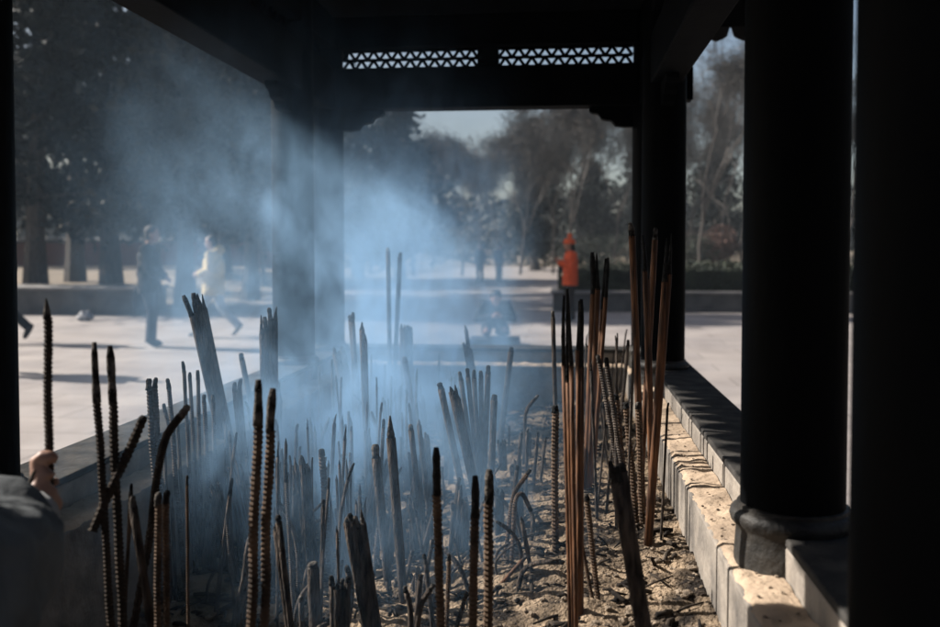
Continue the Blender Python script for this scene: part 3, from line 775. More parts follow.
px_bundle(352, 505, 376, 650, 24, 4, 'broad split grey bundle leaning left at the lower middle', GB, m='greystick', rag=.09, tipm='chargrey')
px_bundle(340, 566, 340, 660, 24, 4, 'low dark clump of burnt sticks left of the broad split bundle', GB, m='greystick', rag=.12)
px_stick(337, 532, 341, 660, 3, 'plain', 'thin dark prong sticking up out of the low burnt clump', GI, mats=GS, thin_tip=True)
px_stick(411, 430, 424, 545, 6, 'plain', 'grey stick with pale side, left of a hazy clump beside the fan of sticks', GI, mats=GS)
px_stick(419, 425, 432, 540, 5, 'plain', 'grey stick in the hazy clump left of the fan of sticks', GI, mats=GS, thin_tip=True)
px_bundle(425, 432, 434, 530, 9, 3, 'grey clump with ragged top left of the fan of sticks', GB, m='greystick', tipm='chargrey')
px_stick(441, 389, 469, 520, 7, 'plain', 'outer left stick of the fan, leaning furthest left', GI, mats=GS)
px_bundle(452, 383, 484, 530, 12, 2, 'dark pair leaning left inside the fan of sticks', GB, m='greystick', rag=.02)
for (a, lab) in (((461, 380, 478, 500, 5), 'third stick from the left of the fan with a pale burnt head'), ((468, 377, 480, 500, 5), 'fourth stick from the left of the fan with a pale burnt head'),
                 ((474, 378, 481, 498, 5), 'fifth stick from the left of the fan, nearly upright'), ((481, 379, 482, 498, 5), 'upright stick of the fan, sixth from the left'), ((488, 374, 483, 497, 6), 'last stick of the fan on the right, tilting right')):
    px_stick(*a, 'plain', lab, GI, mats=GS, tip=.07)
px_stick(494, 400, 490, 515, 7, 'plain', 'thick grey stick with bright left edge just right of the fan', GI, mats=GS)
px_bundle(459, 474, 452, 560, 11, 3, 'grey stub with forked top standing on the sunlit ash path', GB, m='greystick', rag=.10)
px_stick(529, 507, 512, 570, 5, 'rib', 'hooked brown ribbed stick curled over to the right at its top', GI, curve=[(513, 540), (515, 502), (522, 494)], tip=.03)
px_stick(527, 474, 506, 560, 5, 'rib', 'bent ribbed stick left of the hooked one', GI, curve=[(509, 525), (514, 495)], tip=.04)
px_stick(517, 470, 508, 540, 4.5, 'plain', 'short grey stick right of the fan, tilting right', GI, mats=GS)
px_stick(527, 432, 526, 500, 3.5, 'plain', 'thin pale stick with sunlit edge left of the upright ribbed stick', GI, mats=GS)
px_stick(521, 436, 515, 505, 4, 'plain', 'thin pale stick tilting right at the edge of the blue smoke', GI, mats=GS)
px_stick(536, 398, 524, 470, 3.5, 'plain', 'short bent stub with twisted head at the edge of the blue smoke', GI, mats=GS, curve=[(525, 440), (526, 412)], tip=.05)
# low stubs along the bottom
for (a, cv, lab) in (((313, 568, 316, 650, 13), None, 'pointed black stub at the bottom left of the burnt clump'),
                     ((301, 602, 303, 650, 6), None, 'small black stub at the very bottom left of the pointed one'),
                     ((430, 590, 417, 660, 6), [(417, 630), (421, 605)], 'short curved grey stub at the bottom near the middle'),
                     ((406, 592, 412, 660, 6), [(411, 630), (410, 606)], 'short bent black stub at the bottom near the middle'),
                     ((420, 580, 415, 640, 6), None, 'short pale stub behind the bent black stub'),
                     ((465, 598, 452, 640, 5.5), None, 'short pale ribbed stub leaning right at the bottom'),
                     ((449, 560, 446, 640, 5), None, 'short brown stub behind the lone middle ribbed stick'),
                     ((523, 560, 500, 585, 4), None, 'fallen brown stick lying slanted on the sunlit ash'),
                     ((250, 540, 230, 640, 7), [(236, 615), (244, 580), (247, 556)], 'crumbling curved grey stick left of the tall foreground pair')):
    px_stick(*a, 'rib' if 'ribbed' in lab else 'plain', lab, GI, mats=None if 'brown' in lab else GS, curve=cv)
# the beaded sticks massed at left
for k, (a, lab) in enumerate((
    ((149, 389, 157, 520, 7.5), 'dark ribbed stick with bent head, first of the massed sticks at left'),
    ((155, 388, 162, 520, 6.5), 'dark ribbed stick with bent head touching the first of the massed sticks'),
    ((169, 388, 176, 480, 5.5), 'bluish ribbed stick rising behind the bent dark one at left'),
    ((184, 371, 190, 485, 4.5), 'tallest beaded stick of the massed row at left'),
    ((190, 381, 197, 490, 4.5), 'beaded stick just right of the tallest in the massed row'),
    ((198, 379, 201, 492, 4.5), 'beaded stick third from the tallest in the massed row'),
    ((204, 402, 209, 495, 5), 'shorter beaded stick fourth from the tallest in the massed row'),
    ((213, 402, 217, 520, 4.5), 'beaded stick with a side stump in the massed row'),
    ((226, 424, 227, 520, 4), 'short beaded stick with sunlit edge left of the dark frayed bundle'),
    ((165, 411, 186, 500, 4.5), 'beaded stick leaning left below the massed row'),
    ((177, 425, 186, 545, 4), 'low beaded stick leaning left behind the bent dark one'),
    ((164, 440, 170, 560, 4), 'low beaded stick right of the first massed sticks'))):
    px_stick(*a, 'rib', lab, GI, mats=RG)
# filler sticks: four clusters, members alike
def cluster(n, xr, yr, hr, wr, kinds, label, group, seed, lean=.08):
    rr = random.Random(seed); protos = []
    for k in range(n):
        xb = rr.uniform(*xr); yb = rr.uniform(*yr); b = on_ash(xb, yb)
        if not (XI0+LW+.02 < b.x < XI1-LW-.02 and YI0+LW < b.y < YI1-LW-.02): continue
        h = rr.uniform(*hr); t = b+Vector((rr.gauss(0, lean)*h, rr.gauss(0, lean)*h, h))
        kd = rr.choice(kinds)
        bend = (rr.gauss(0, .03), rr.gauss(0, .03), -.01) if rr.random() < .25 else None
        incense(b-Vector((0, 0, .02)), t, rr.uniform(*wr), kd, label, group, mats=RG if kd == 'rib' else GS, bend=bend, seed=seed*100+k, tip=rr.uniform(.05, .14), thin_tip=rr.random() < .3)
cluster(30, (285, 460), (405, 440), (.16, .30), (.0035, .0062), ('plain', 'plain', 'rib'), 'thin pale stick lost in the thick smoke near the far end of the trough', 'pale sticks in the thick smoke', 31)
cluster(40, (170, 340), (430, 580), (.12, .26), (.0035, .0055), ('rib', 'rib', 'plain'), 'slender beaded stick in the dense blue stand at the left of the trough', 'beaded sticks massed at left', 32)
cluster(36, (400, 545), (430, 600), (.04, .15), (.003, .0055), ('rib', 'rib', 'plain'), 'low burnt stub in the crowd around the foot of the fan', 'low stubs around the fan', 33, lean=.2)
cluster(44, (200, 440), (470, 650), (.05, .14), (.003, .006), ('rib', 'plain'), 'low stub in the blue shadow before the smoke', 'low stubs before the smoke', 34, lean=.15)
cluster(16, (565, 652), (398, 480), (.10, .25), (.0035, .005), ('rib', 'rib', 'plain'), 'low stick far back in the sunny ash near the right ledge', 'low sticks near the right ledge', 35)
cluster(12, (300, 430), (520, 640), (.06, .16), (.004, .007), ('plain', 'rib'), 'short dark stub at the bottom between the clump and the middle foreground sticks', 'short stubs at the bottom', 36, lean=.15)

def bcluster(n, xr, yr, hr, label, group, seed):
    rr = random.Random(seed)
    for k in range(n):
        b = on_ash(rr.uniform(*xr), rr.uniform(*yr))
        if not (XI0+LW+.05 < b.x < XI1-LW-.05 and b.y < YI1-LW-.05): continue
        h = rr.uniform(*hr); q = rr.choice((3, 3, 4, 5)); r0 = rr.uniform(.0035, .0052)
        bundle(b-Vector((0, 0, .02)), b+Vector((rr.gauss(-.03, .1)*h, rr.gauss(0, .1)*h, h)), q*r0*1.8, r0, q, label, group, m='greystick', rag=.08, tipm=rr.choice(('char', 'chargrey')), seed=seed*50+k)
bcluster(34, (170, 420), (420, 590), (.10, .24), 'burnt grey bundle among the beaded sticks left of the middle in the blue smoke', 'burnt bundles left of the middle', 41)
bcluster(24, (390, 550), (420, 560), (.06, .15), 'low burnt bundle in the crowd about the fan of sticks', 'low burnt bundles about the fan', 42)
def wcluster(n, X, Y, hr, wr, kinds, label, group, seed, lean=.06):
    rr = random.Random(seed)
    for k in range(n):
        x = rr.uniform(*X); y = rr.uniform(*Y); b = Vector((x, y, ashb(x, y)-.02)); h = rr.uniform(*hr); kd = rr.choice(kinds)
        incense(b, b+Vector((rr.gauss(0, lean)*h, rr.gauss(0, lean)*h, h)), rr.uniform(*wr), kd, label, group, mats=RG if kd == 'rib' else GS, seed=seed*100+k, tip=rr.uniform(.04, .1), thin_tip=rr.random() < .25,
                bend=(rr.gauss(0, .03), rr.gauss(0, .03), -.01) if rr.random() < .2 else None)
wcluster(62, (-.88, -.42), (1.75, 3.7), (.20, .40), (.003, .0052), ('rib', 'rib', 'rib', 'plain'), 'thin ribbed stick in the tall thicket beside the left wall of the trough', 'tall thicket along the left wall', 51)
def wbcluster(n, X, Y, hr, label, group, seed):
    rr = random.Random(seed)
    for k in range(n):
        x = rr.uniform(*X); y = rr.uniform(*Y); b = Vector((x, y, ashb(x, y)-.02)); h = rr.uniform(*hr); q = rr.choice((3, 4, 5)); r0 = rr.uniform(.0028, .004)
        bundle(b, b+Vector((rr.gauss(-.03, .08)*h, rr.gauss(0, .08)*h, h)), q*r0*rr.uniform(2.0, 3.6), r0, q, label, group, m='greystick', rag=.10, tipm=rr.choice(('char', 'chargrey')), seed=seed*50+k)
wbcluster(34, (-.86, -.30), (1.9, 3.9), (.18, .36), 'loose handful of thin grey sticks in the smoky thicket left of the middle', 'loose handfuls in the smoky thicket', 61)
wcluster(20, (.02, .22), (1.95, 3.8), (.18, .40), (.0028, .0045), ('rib', 'plain'), 'thin tall stick beside the sunlit right ledge', 'thin sticks beside the right ledge', 52)
cluster(40, (110, 400), (430, 640), (.16, .31), (.0032, .0052), ('rib', 'rib', 'rib', 'plain'), 'slim upright beaded stick deep in the shadowed left side of the trough', 'upright sticks along the left wall', 37, lean=.06)
# ================================================================== PEOPLE
def remesh(o, v, smooth=4):
    m = o.modifiers.new('remesh', 'REMESH'); m.mode = 'VOXEL'; m.voxel_size = v; m.use_smooth_shade = True
    s = o.modifiers.new('smooth', 'SMOOTH'); s.factor = .5; s.iterations = smooth
def hand(bm, wrist, d, palm_n, side, s=1.0, curl=.5, r_f=.0085):
    """palm and five fingers; d = direction of fingers, palm_n = way the palm faces, side=+1 thumb towards d x palm_n"""
    w = Vector(wrist); d = Vector(d).normalized(); pn = Vector(palm_n); pn = (pn-d*pn.dot(d)).normalized(); u = d.cross(pn)*side
    tube(bm, [w-d*.02*s, w+d*.03*s, w+d*.09*s], [(.026*s, .018*s), (.036*s, .016*s), (.042*s, .013*s)], seg=10, ref=u)
    for k, (o, L) in enumerate(((.032, .072), (.011, .080), (-.010, .075), (-.031, .058))):
        p = w+d*.088*s+u*o*s; pts = [p-d*.02*s]; dd = d.copy(); seg = (L*.45, L*.32, L*.23)
        pts.append(p); c = curl*(.9+.12*k)
        for q in seg:
            rot = Matrix.Rotation(c, 3, d.cross(pn)); dd = rot @ dd; p = p+dd*q*s; pts.append(p)
        tube(bm, pts, [r_f*s, r_f*s, r_f*.95*s, r_f*.86*s, r_f*.62*s], seg=8)
    p = w+d*.025*s+u*.030*s; td = (d*.75+u*.65+pn*.35).normalized(); td2 = (d*.9+u*.15+pn*.55).normalized()
    tube(bm, [p-td*.015*s, p+td*.035*s, p+td*.035*s+td2*.03*s, p+td*.035*s+td2*.052*s], [.013*s, .0115*s, .0098*s, .0065*s], seg=8)
def head(bm, c, f, up, s=1.0):
    """skull, jaw, nose, brow, lips and ears; f faces forward"""
    c = Vector(c); f = Vector(f).normalized(); up = Vector(up); up = (up-f*up.dot(f)).normalized(); r = f.cross(up)
    rot = Matrix((r, f, up)).transposed()
    ball(bm, c+up*.03*s, (.076*s, .095*s, .098*s), 16, 12, rot)
    ball(bm, c-up*.045*s+f*.025*s, (.056*s, .066*s, .068*s), 14, 10, rot)
    ball(bm, c-up*.012*s+f*.098*s, (.013*s, .020*s, .026*s), 8, 6, rot)
    ball(bm, c+up*.035*s+f*.080*s, (.050*s, .016*s, .012*s), 8, 6, rot)
    ball(bm, c-up*.055*s+f*.085*s, (.024*s, .012*s, .008*s), 8, 6, rot)
    ball(bm, c-up*.090*s+f*.070*s, (.022*s, .020*s, .018*s), 8, 6, rot)
    for sd in (-1, 1):
        ball(bm, c+r*sd*.077*s-f*.005*s, (.010*s, .022*s, .034*s), 8, 6, rot)
        ball(bm, c+r*sd*.036*s+f*.072*s-up*.02*s, (.022*s, .018*s, .016*s), 8, 6, rot)
def person(loc, rz, H, pose, mats, label, group='visitors on the plaza', vox=.011, extra=None, hair='short', jacket_len=.0, puffy=1.0, hood=False, hat=None):
    """pose gives joint positions for a 1.70 m figure facing local +Y; limbs are keyed by side L (x<0) and R"""
    s = H/1.70; e = None
    J = {k: Vector(v)*s for k, v in pose.items() if isinstance(v, tuple) and len(v) == 3}
    up = (J['neck']-J['hip']).normalized(); f0 = Vector(pose.get('face', (0, 1, 0))).normalized()
    right = (J['shR']-J['shL']).normalized()
    # --- body, one continuous skin
    b = bmesh.new()
    tube(b, [J['hip']-up*.06*s, J['hip']+up*.05*s, J['hip'].lerp(J['neck'], .4), J['hip'].lerp(J['neck'], .75), J['neck']-up*.05*s, J['neck']], [(.14*s, .10*s), (.15*s, .105*s), (.125*s, .095*s), (.155*s, .11*s), (.13*s, .085*s), (.055*s, .055*s)], seg=14, ref=right)
    tube(b, [J['neck']-up*.03*s, J['neck'].lerp(J['head'], .6), J['head']], [.055*s, .052*s, .05*s], seg=10)
    head(b, J['head'], f0, J['head']-J['neck'] + Vector((0, 0, .6)), s)
    for q in 'LR':
        tube(b, [J['neck'].lerp(J['sh'+q], .5)-up*.03*s, J['sh'+q], J['sh'+q].lerp(J['el'+q], .5), J['el'+q], J['el'+q].lerp(J['wr'+q], .4), J['wr'+q]], [.055*s, .058*s, .046*s, .038*s, .037*s, .025*s], seg=10)
        hd = (J['wr'+q]-J['el'+q]).normalized()
        hand(b, J['wr'+q], hd, Vector(pose.get('palm'+q, (0, -.2, -1))), 1 if q == 'R' else -1, s*.98, pose.get('curl', (.45,))[0])
        tube(b, [J['hi'+q]+Vector((0, 0, .05*s)), J['hi'+q], J['hi'+q].lerp(J['kn'+q], .5), J['kn'+q], J['kn'+q].lerp(J['an'+q], .35), J['an'+q]], [.08*s, .088*s, .072*s, .053*s, .054*s, .036*s], seg=12)
        tube(b, [J['an'+q]-(J['to'+q]-J['an'+q])*.3, J['an'+q].lerp(J['to'+q], .4), J['to'+q]], [.035*s, .036*s, .026*s], seg=8)
    o = obj('person', b, mats['skin']); o.location = loc; o.rotation_euler = (0, 0, rz); remesh(o, vox, 3); tag(o, label, 'person', group)
    # --- trousers
    b = bmesh.new()
    tube(b, [J['hip']-up*.09*s, J['hip'], J['hip']+up*.10*s], [(.155*s, .115*s), (.175*s, .13*s), (.16*s, .12*s)], seg=14, ref=right)
    for q in 'LR':
        kd = J['kn'+q]; a = J['an'+q]
        tube(b, [J['hi'+q]+Vector((0, 0, .06*s)), J['hi'+q], J['hi'+q].lerp(kd, .5), kd, kd.lerp(a, .5), a+(kd-a).normalized()*.01*s], [.098*s, .108*s, .092*s, .074*s, .070*s, .068*s], seg=12)
    t = obj('trousers', b, mats['trousers'], o); remesh(t, .013, 4)
    # --- shoes
    for q in 'LR':
        b = bmesh.new(); a, tt = J['an'+q], J['to'+q]; dd = (tt-a)
        tube(b, [a-dd*.42, a-dd*.15, a.lerp(tt, .45), a.lerp(tt, .85), tt+dd*.18], [.040*s, .050*s, .047*s, .042*s, .022*s], seg=10)
        sh = obj('shoe', b, mats['shoe'], o); remesh(sh, .009, 2)
    # --- jacket
    b = bmesh.new(); pf = puffy
    lo = J['hip']-up*(.06+jacket_len)*s
    if pose.get('kneel'): lo = J['hip']-up*.03*s
    tube(b, [lo, J['hip']+up*.04*s, J['hip'].lerp(J['neck'], .4), J['hip'].lerp(J['neck'], .72), J['neck']-up*.07*s, J['neck']-up*.005*s], [(.20*s*pf, .155*s*pf), (.195*s*pf, .15*s*pf), (.185*s*pf, .145*s*pf), (.195*s*pf, .145*s*pf), (.165*s, .115*s), (.078*s, .078*s)], seg=16, ref=right)
    for q in 'LR':
        tube(b, [J['neck'].lerp(J['sh'+q], .45)-up*.04*s, J['sh'+q], J['sh'+q].lerp(J['el'+q], .5), J['el'+q], J['el'+q].lerp(J['wr'+q], .5), J['wr'+q]-(J['wr'+q]-J['el'+q])*.02], [.075*s, .080*s*pf, .072*s*pf, .062*s*pf, .058*s*pf, .046*s*pf], seg=12)
    if hood:
        ball(b, J['neck']-f0*.09*s+up*.03*s, (.13*s, .09*s, .09*s), 12, 8)
    else:
        tube(b, [J['neck']-up*.03*s, J['neck']+up*.035*s], [.075*s, .066*s], seg=12)
    jk = obj('jacket', b, mats['jacket'], o); remesh(jk, .011, 3)
    if puffy > 1.05:
        tx = bpy.data.textures.new('quilting', 'CLOUDS'); tx.noise_scale = .12
        dm = jk.modifiers.new('folds', 'DISPLACE'); dm.texture = tx; dm.strength = .05; dm.mid_level = .5
    # --- hair / hat
    c = J['head']; r_ = f0.cross(Vector((0, 0, 1))).normalized(); u2 = r_.cross(f0); rot = Matrix((r_, f0, u2)).transposed()
    b = bmesh.new()
    ball(b, c+u2*.052*s-f0*.022*s, (.085*s, .098*s, .088*s), 16, 12, rot)
    ball(b, c-u2*.01*s-f0*.048*s, (.078*s, .062*s, .085*s), 14, 10, rot)
    if hair == 'long': ball(b, c-u2*.08*s-f0*.065*s, (.075*s, .05*s, .12*s), 12, 8, rot)
    h = obj('hair', b, mats['hair'], o); remesh(h, .010, 2)
    if hat:
        b = bmesh.new()
        tube(b, [c+u2*.035*s-f0*.01*s, c+u2*.075*s-f0*.012*s, c+u2*.115*s-f0*.015*s, c+u2*.140*s-f0*.016*s], [(.108*s, .120*s), (.104*s, .116*s), (.088*s, .098*s), (.04*s, .045*s)], seg=16, ref=r_)
        tube(b, [c+u2*.02*s-f0*.01*s, c+u2*.06*s-f0*.01*s], [(.114*s, .126*s)]*2, seg=16, ref=r_)
        hh = obj('knitted_hat', b, mats['hat'], o); remesh(hh, .009, 3)
        b = bmesh.new(); ball(b, c+u2*.185*s-f0*.02*s, .05*s, 12, 8); pm = obj('bobble', b, mats['hat'], hh)
    return o
STAND = dict(hip=(0, 0, .93), neck=(0, -.01, 1.43), head=(0, .03, 1.575), shL=(-.185, -.01, 1.385), shR=(.185, -.01, 1.385),
             elL=(-.24, -.04, 1.11), elR=(.24, -.04, 1.11), wrL=(-.22, .06, .88), wrR=(.22, .06, .88),
             hiL=(-.09, 0, .89), hiR=(.09, 0, .89), knL=(-.10, .015, .49), knR=(.10, .015, .49), anL=(-.105, -.02, .085), anR=(.105, -.02, .085),
             toL=(-.125, .12, .035), toR=(.125, .12, .035), palmL=(1, 0, 0), palmR=(-1, 0, 0))
def pose(**k):
    d = dict(STAND); d.update(k); return d
SK = M['skin']
dark = lambda n, c: cloth(n, c)
hair_b = cloth('black_hair', (.012, .011, .011), .6); hair_g = cloth('grey_hair', (.10, .095, .09), .7)
shoe_b = cloth('dark_shoe_leather', (.018, .018, .02), .6)
RZ_RIGHT = -math.pi/2                                # faces +X
# man in dark jacket, hands joined before him, turned to the right
g = G(150, 347)
person(g, RZ_RIGHT+R(14), 1.74, pose(elL=(-.23, .02, 1.11), wrL=(-.05, .21, 1.0), elR=(.23, .02, 1.11), wrR=(.05, .22, .98), palmL=(0, -1, 0), palmR=(0, -1, 0),
       toR=(.14, .13, .035), anR=(.11, .04, .085), knR=(.105, .06, .49), head=(0, .05, 1.575), face=(.1, 1, -.12)),
       dict(skin=SK, jacket=cloth('black_jacket_cloth', (.016, .018, .022)), trousers=cloth('dark_blue_trouser_cloth', (.035, .045, .07)), shoe=shoe_b, hair=hair_g),
       'man in a black jacket and dark blue trousers standing on the plaza at left', jacket_len=.10, puffy=1.06)
# woman in cream puffer walking left
g = G(214, 337)
person(g, math.pi/2+R(6), 1.63, pose(hip=(0, 0, .91), elL=(-.25, -.02, 1.12), wrL=(-.13, .22, 1.05), elR=(.25, 0, 1.12), wrR=(.10, .24, 1.08), palmL=(1, 0, 0), palmR=(-1, 0, 0),
       knL=(-.09, .16, .50), anL=(-.09, .24, .09), toL=(-.10, .38, .05), knR=(.09, -.10, .50), anR=(.09, -.40, .17), toR=(.10, -.30, .045), face=(0, 1, -.1)),
       dict(skin=SK, jacket=cloth('cream_quilted_cloth', (.90, .69, .33)), trousers=cloth('pale_blue_denim', (.62, .67, .74)), shoe=cloth('pale_trainers', (.5, .47, .44)), hair=hair_b),
       'woman in a cream puffer jacket and pale jeans walking left with her hands together', jacket_len=.14, puffy=1.2, hood=True, hair='long')
# kneeling person
g = G(494, 346)
cz = .13
kn = person(g+Vector((0, .05, cz)), math.pi+R(10), 1.62, pose(kneel=True, hip=(0, -.17, .26), neck=(0, .14, .54), head=(0, .26, .60), face=(0, 1, -.9), shL=(-.18, .12, .505), shR=(.18, .12, .505),
       elL=(-.27, .22, .29), elR=(.27, .22, .29), wrL=(-.07, .38, .34), wrR=(.07, .38, .34), palmL=(1, 0, 0), palmR=(-1, 0, 0), hiL=(-.09, -.13, .24), hiR=(.09, -.13, .24),
       knL=(-.15, .27, .08), knR=(.15, .27, .08), anL=(-.09, -.20, .07), anR=(.09, -.20, .07), toL=(-.08, -.33, .035), toR=(.08, -.33, .035)),
       dict(skin=SK, jacket=cloth('slate_blue_coat', (.035, .04, .05)), trousers=cloth('charcoal_trouser_cloth', (.03, .033, .04)), shoe=shoe_b, hair=hair_b),
       'person in a slate coat kneeling with bowed head on a cushion before the burner', group=None, puffy=1.05)
r = empty('kneeling_cushion', (g.x, g.y+.05, 0)); tag(r, 'flat dark blue kneeling cushion on a low stand on the plaza', 'cushion')
bm = bmesh.new(); box(bm, -.36, .36, -.34, .34, .05, .125)
bmesh.ops.subdivide_edges(bm, edges=bm.edges[:], cuts=5, use_grid_fill=True)
for v in bm.verts: v.co.z += .02*max(0, 1-(v.co.x/.36)**2)*max(0, 1-(v.co.y/.34)**2)*(1 if v.co.z > .1 else -.3)-.012*(v.co.z > .1)
obj('cushion_pad', bm, cloth('dark_blue_cushion', (.035, .045, .065)), r, smooth=True, bevel=.01)
bm = bmesh.new(); box(bm, -.37, .37, -.35, .35, 0, .052); obj('stand', bm, M['bark'], r, bevel=.006)
# person in red
g = G(570, 322)
person(g, math.pi/2+R(14), 1.62, pose(elL=(-.24, .05, 1.12), wrL=(-.07, .24, 1.24), elR=(.24, .05, 1.12), wrR=(.06, .25, 1.26), palmL=(1, 0, 0), palmR=(-1, 0, 0)),
       dict(skin=SK, jacket=cloth('orange_red_coat', (.85, .13, .05)), trousers=cloth('dark_grey_trouser_cloth', (.04, .04, .045)), shoe=shoe_b, hair=hair_b, hat=cloth('orange_red_wool', (1.0, .17, .06))),
       'person in an orange red coat and bobble hat standing by the hedge', jacket_len=.12, puffy=1.0, hat=True, hair='long')
# walker at the left edge: only the trailing leg shows beside the column
g = G(2, 343)
person(g, math.pi/2, 1.72, pose(knL=(-.09, .17, .49), anL=(-.09, .27, .09), toL=(-.10, .41, .05), knR=(.09, -.08, .47), anR=(.09, -.38, .22), toR=(.10, -.30, .085)),
       dict(skin=SK, jacket=cloth('brown_coat_cloth', (.06, .05, .045)), trousers=cloth('black_trouser_cloth', (.016, .018, .022)), shoe=shoe_b, hair=hair_b),
       'person walking out at the left edge, only the trailing dark leg in view', puffy=1.05)
# walker just outside the frame whose shadow falls on the plaza
person((-6.75, 9.75, 0), math.pi/2, 1.75, pose(knL=(-.09, .17, .49), anL=(-.09, .27, .09), toL=(-.10, .41, .05), knR=(.09, -.08, .47), anR=(.09, -.38, .22), toR=(.10, -.30, .085)),
       dict(skin=SK, jacket=cloth('navy_coat_cloth', (.03, .035, .06)), trousers=cloth('black_trouser_cloth_second', (.016, .018, .022)), shoe=shoe_b, hair=hair_b),
       'person in a navy coat casting the long shadow on the plaza from the left', puffy=1.1)
for k, (x, y, c, lab) in enumerate(((480, 283, (.05, .06, .09), 'small far figure in a dark coat on the path, left of two'), (499, 283, (.10, .13, .18), 'small far figure in a blue coat on the path, right of two'), (413, 276, (.55, .5, .45), 'tiny far figure in a pale coat on the path in the smoke'))):
    person(G(x, y), R(160+70*k), 1.62, pose(), dict(skin=SK, jacket=cloth('far_coat', c), trousers=cloth('far_trousers', (.03, .03, .035)), shoe=shoe_b, hair=hair_b), lab, group='far people on the path', vox=.016, puffy=1.08)
# pale bundle at the plaza edge
g = G(85, 321); bm = bmesh.new(); ball(bm, (0, 0, .08), (.17, .12, .095), 24, 14)
for v in bm.verts: v.co += v.co.normalized()*.05*mn.noise(v.co*14)
tube(bm, [(.02, 0, .14), (.05, .01, .19), (.09, .02, .20)], [.04, .02, .03], seg=8)
o = obj('bag', bm, cloth('white_bag_plastic', (.45, .45, .47), .6), smooth=True); o.location = g; tag(o, 'crumpled white bag lying on the plaza edge behind the man', 'bag')

# near person: sleeve and hand in the lower left corner, body outside the frame
HW = P(33, 516, 1.235)                                # wrist
hp = P(50, 489, 1.27)                                 # where the stick is gripped
b = bmesh.new()
body0 = Vector((-1.02, .36, 0))
sh = Vector((-.88, .46, 1.34)); el = Vector((-.665, .77, 1.015))
tube(b, [body0+Vector((0, 0, z)) for z in (.86, .98, 1.12, 1.30, 1.40, 1.44)], [(.15, .11), (.15, .11), (.13, .10), (.16, .11), (.13, .085), (.055, .055)], seg=14, ref=(1, -.6, 0))
tube(b, [body0+Vector((0, 0, 1.41)), body0+Vector((.02, .03, 1.55))], [.055, .05], seg=10)
head(b, body0+Vector((.03, .05, 1.59)), (.6, .8, -.3), (0, 0, 1), 1.0)
tube(b, [body0+Vector((.05, .05, 1.36)), sh, sh.lerp(el, .5), el, el.lerp(HW, .4), HW], [.055, .058, .046, .040, .038, .027], seg=10)
sh2 = body0+Vector((-.16, -.10, 1.36))
tube(b, [body0+Vector((-.05, -.03, 1.36)), sh2, sh2+Vector((-.04, -.02, -.27)), sh2+Vector((.02, .05, -.5))], [.055, .058, .040, .026], seg=10)
hand(b, sh2+Vector((.02, .05, -.5)), (0, .1, -1), (1, 0, 0), -1)
for sd in (-1, 1):
    q = body0+Vector((.09*sd, -.05*sd, 0)); tube(b, [q+Vector((0, 0, z)) for z in (.92, .70, .48, .30, .08)], [.088, .074, .054, .054, .036], seg=12)
    tube(b, [q+Vector((-.02, -.03, .07)), q+Vector((.03, .05, .05)), q+Vector((.09, .12, .03))], [.034, .036, .026], seg=8)
# right hand: fingers closed round the upright stick
up_ = Vector((0, 0, 1)); fd = (hp-HW).normalized(); ac = fd.cross(up_).normalized()
palm = HW+fd*.018
dz = (hp-HW).z
tube(b, [HW-fd*.02, HW+fd*.012, palm+fd*.02], [(.026, .020), (.033, .022), (.034, .022)], seg=10, ref=up_)
stk = Vector((hp.x, hp.y, 0))
def around(z, r, a0, a1, n):
    return [Vector((stk.x+math.cos(a0+(a1-a0)*k/n)*r, stk.y+math.sin(a0+(a1-a0)*k/n)*r, z+.004*math.sin(k*1.1))) for k in range(n+1)]
base_a = math.atan2(HW.y-stk.y, HW.x-stk.x)
for k, (z, L) in enumerate(((hp.z+.027, 3.4), (hp.z+.007, 3.8), (hp.z-.013, 3.7), (hp.z-.032, 3.2))):
    pts = [palm+Vector((0, 0, z-palm.z))*.8]+around(z, .0175-.001*k, base_a+.75, base_a+.75-L-.2, 6)
    tube(b, pts, [.0098, .0090, .0084, .0082, .0086, .0076, .0072, .0054], seg=8)
tip = around(hp.z+.045, .015, base_a-.6, base_a+1.3, 3)
tube(b, [palm+Vector((0, 0, .012))]+tip, [.0125, .0115, .0105, .0098, .007], seg=8)
me_person = obj('person', b, SK); remesh(me_person, .0032, 2)
tag(me_person, 'person at the lower left corner, grey sleeve and hand holding an upright incense stick', 'person')
b = bmesh.new(); coat = cloth('grey_wool_coat', (.15, .165, .175))
tube(b, [body0+Vector((0, 0, z)) for z in (.62, .86, .98, 1.12, 1.30, 1.39, 1.45)], [(.22, .17), (.20, .155), (.19, .15), (.185, .145), (.20, .145), (.165, .115), (.078, .078)], seg=16, ref=(1, -.6, 0))
wv = (HW-el)
tube(b, [body0+Vector((.05, .05, 1.35)), sh, sh.lerp(el, .5), el, el+wv*.25, el+wv*.52, el+wv*.76, HW-wv*.10], [.09, .105, .118, .130, .130, .110, .078, .044], seg=16)
tube(b, [body0+Vector((-.05, -.03, 1.35)), sh2, sh2+Vector((-.04, -.02, -.27)), sh2+Vector((.02, .05, -.49))], [.085, .085, .066, .055], seg=12)
ck = obj('coat', b, coat, me_person); remesh(ck, .011, 4)
tx = bpy.data.textures.new('cloth_folds', 'CLOUDS'); tx.noise_scale = .075
dm = ck.modifiers.new('folds', 'DISPLACE'); dm.texture = tx; dm.strength = .045; dm.mid_level = .5
b = bmesh.new(); tube(b, [HW-wv*.14, HW-wv*.07, HW-wv*.0], [.036, .038, .0375], seg=16)
cf = obj('shirt_cuff', b, cloth('white_cuff', (.55, .55, .56)), me_person, smooth=True)
b = bmesh.new()
tube(b, [body0+Vector((0, 0, z)) for z in (.80, .90, 1.0)], [(.155, .115), (.17, .125), (.16, .12)], seg=14, ref=(1, -.6, 0))
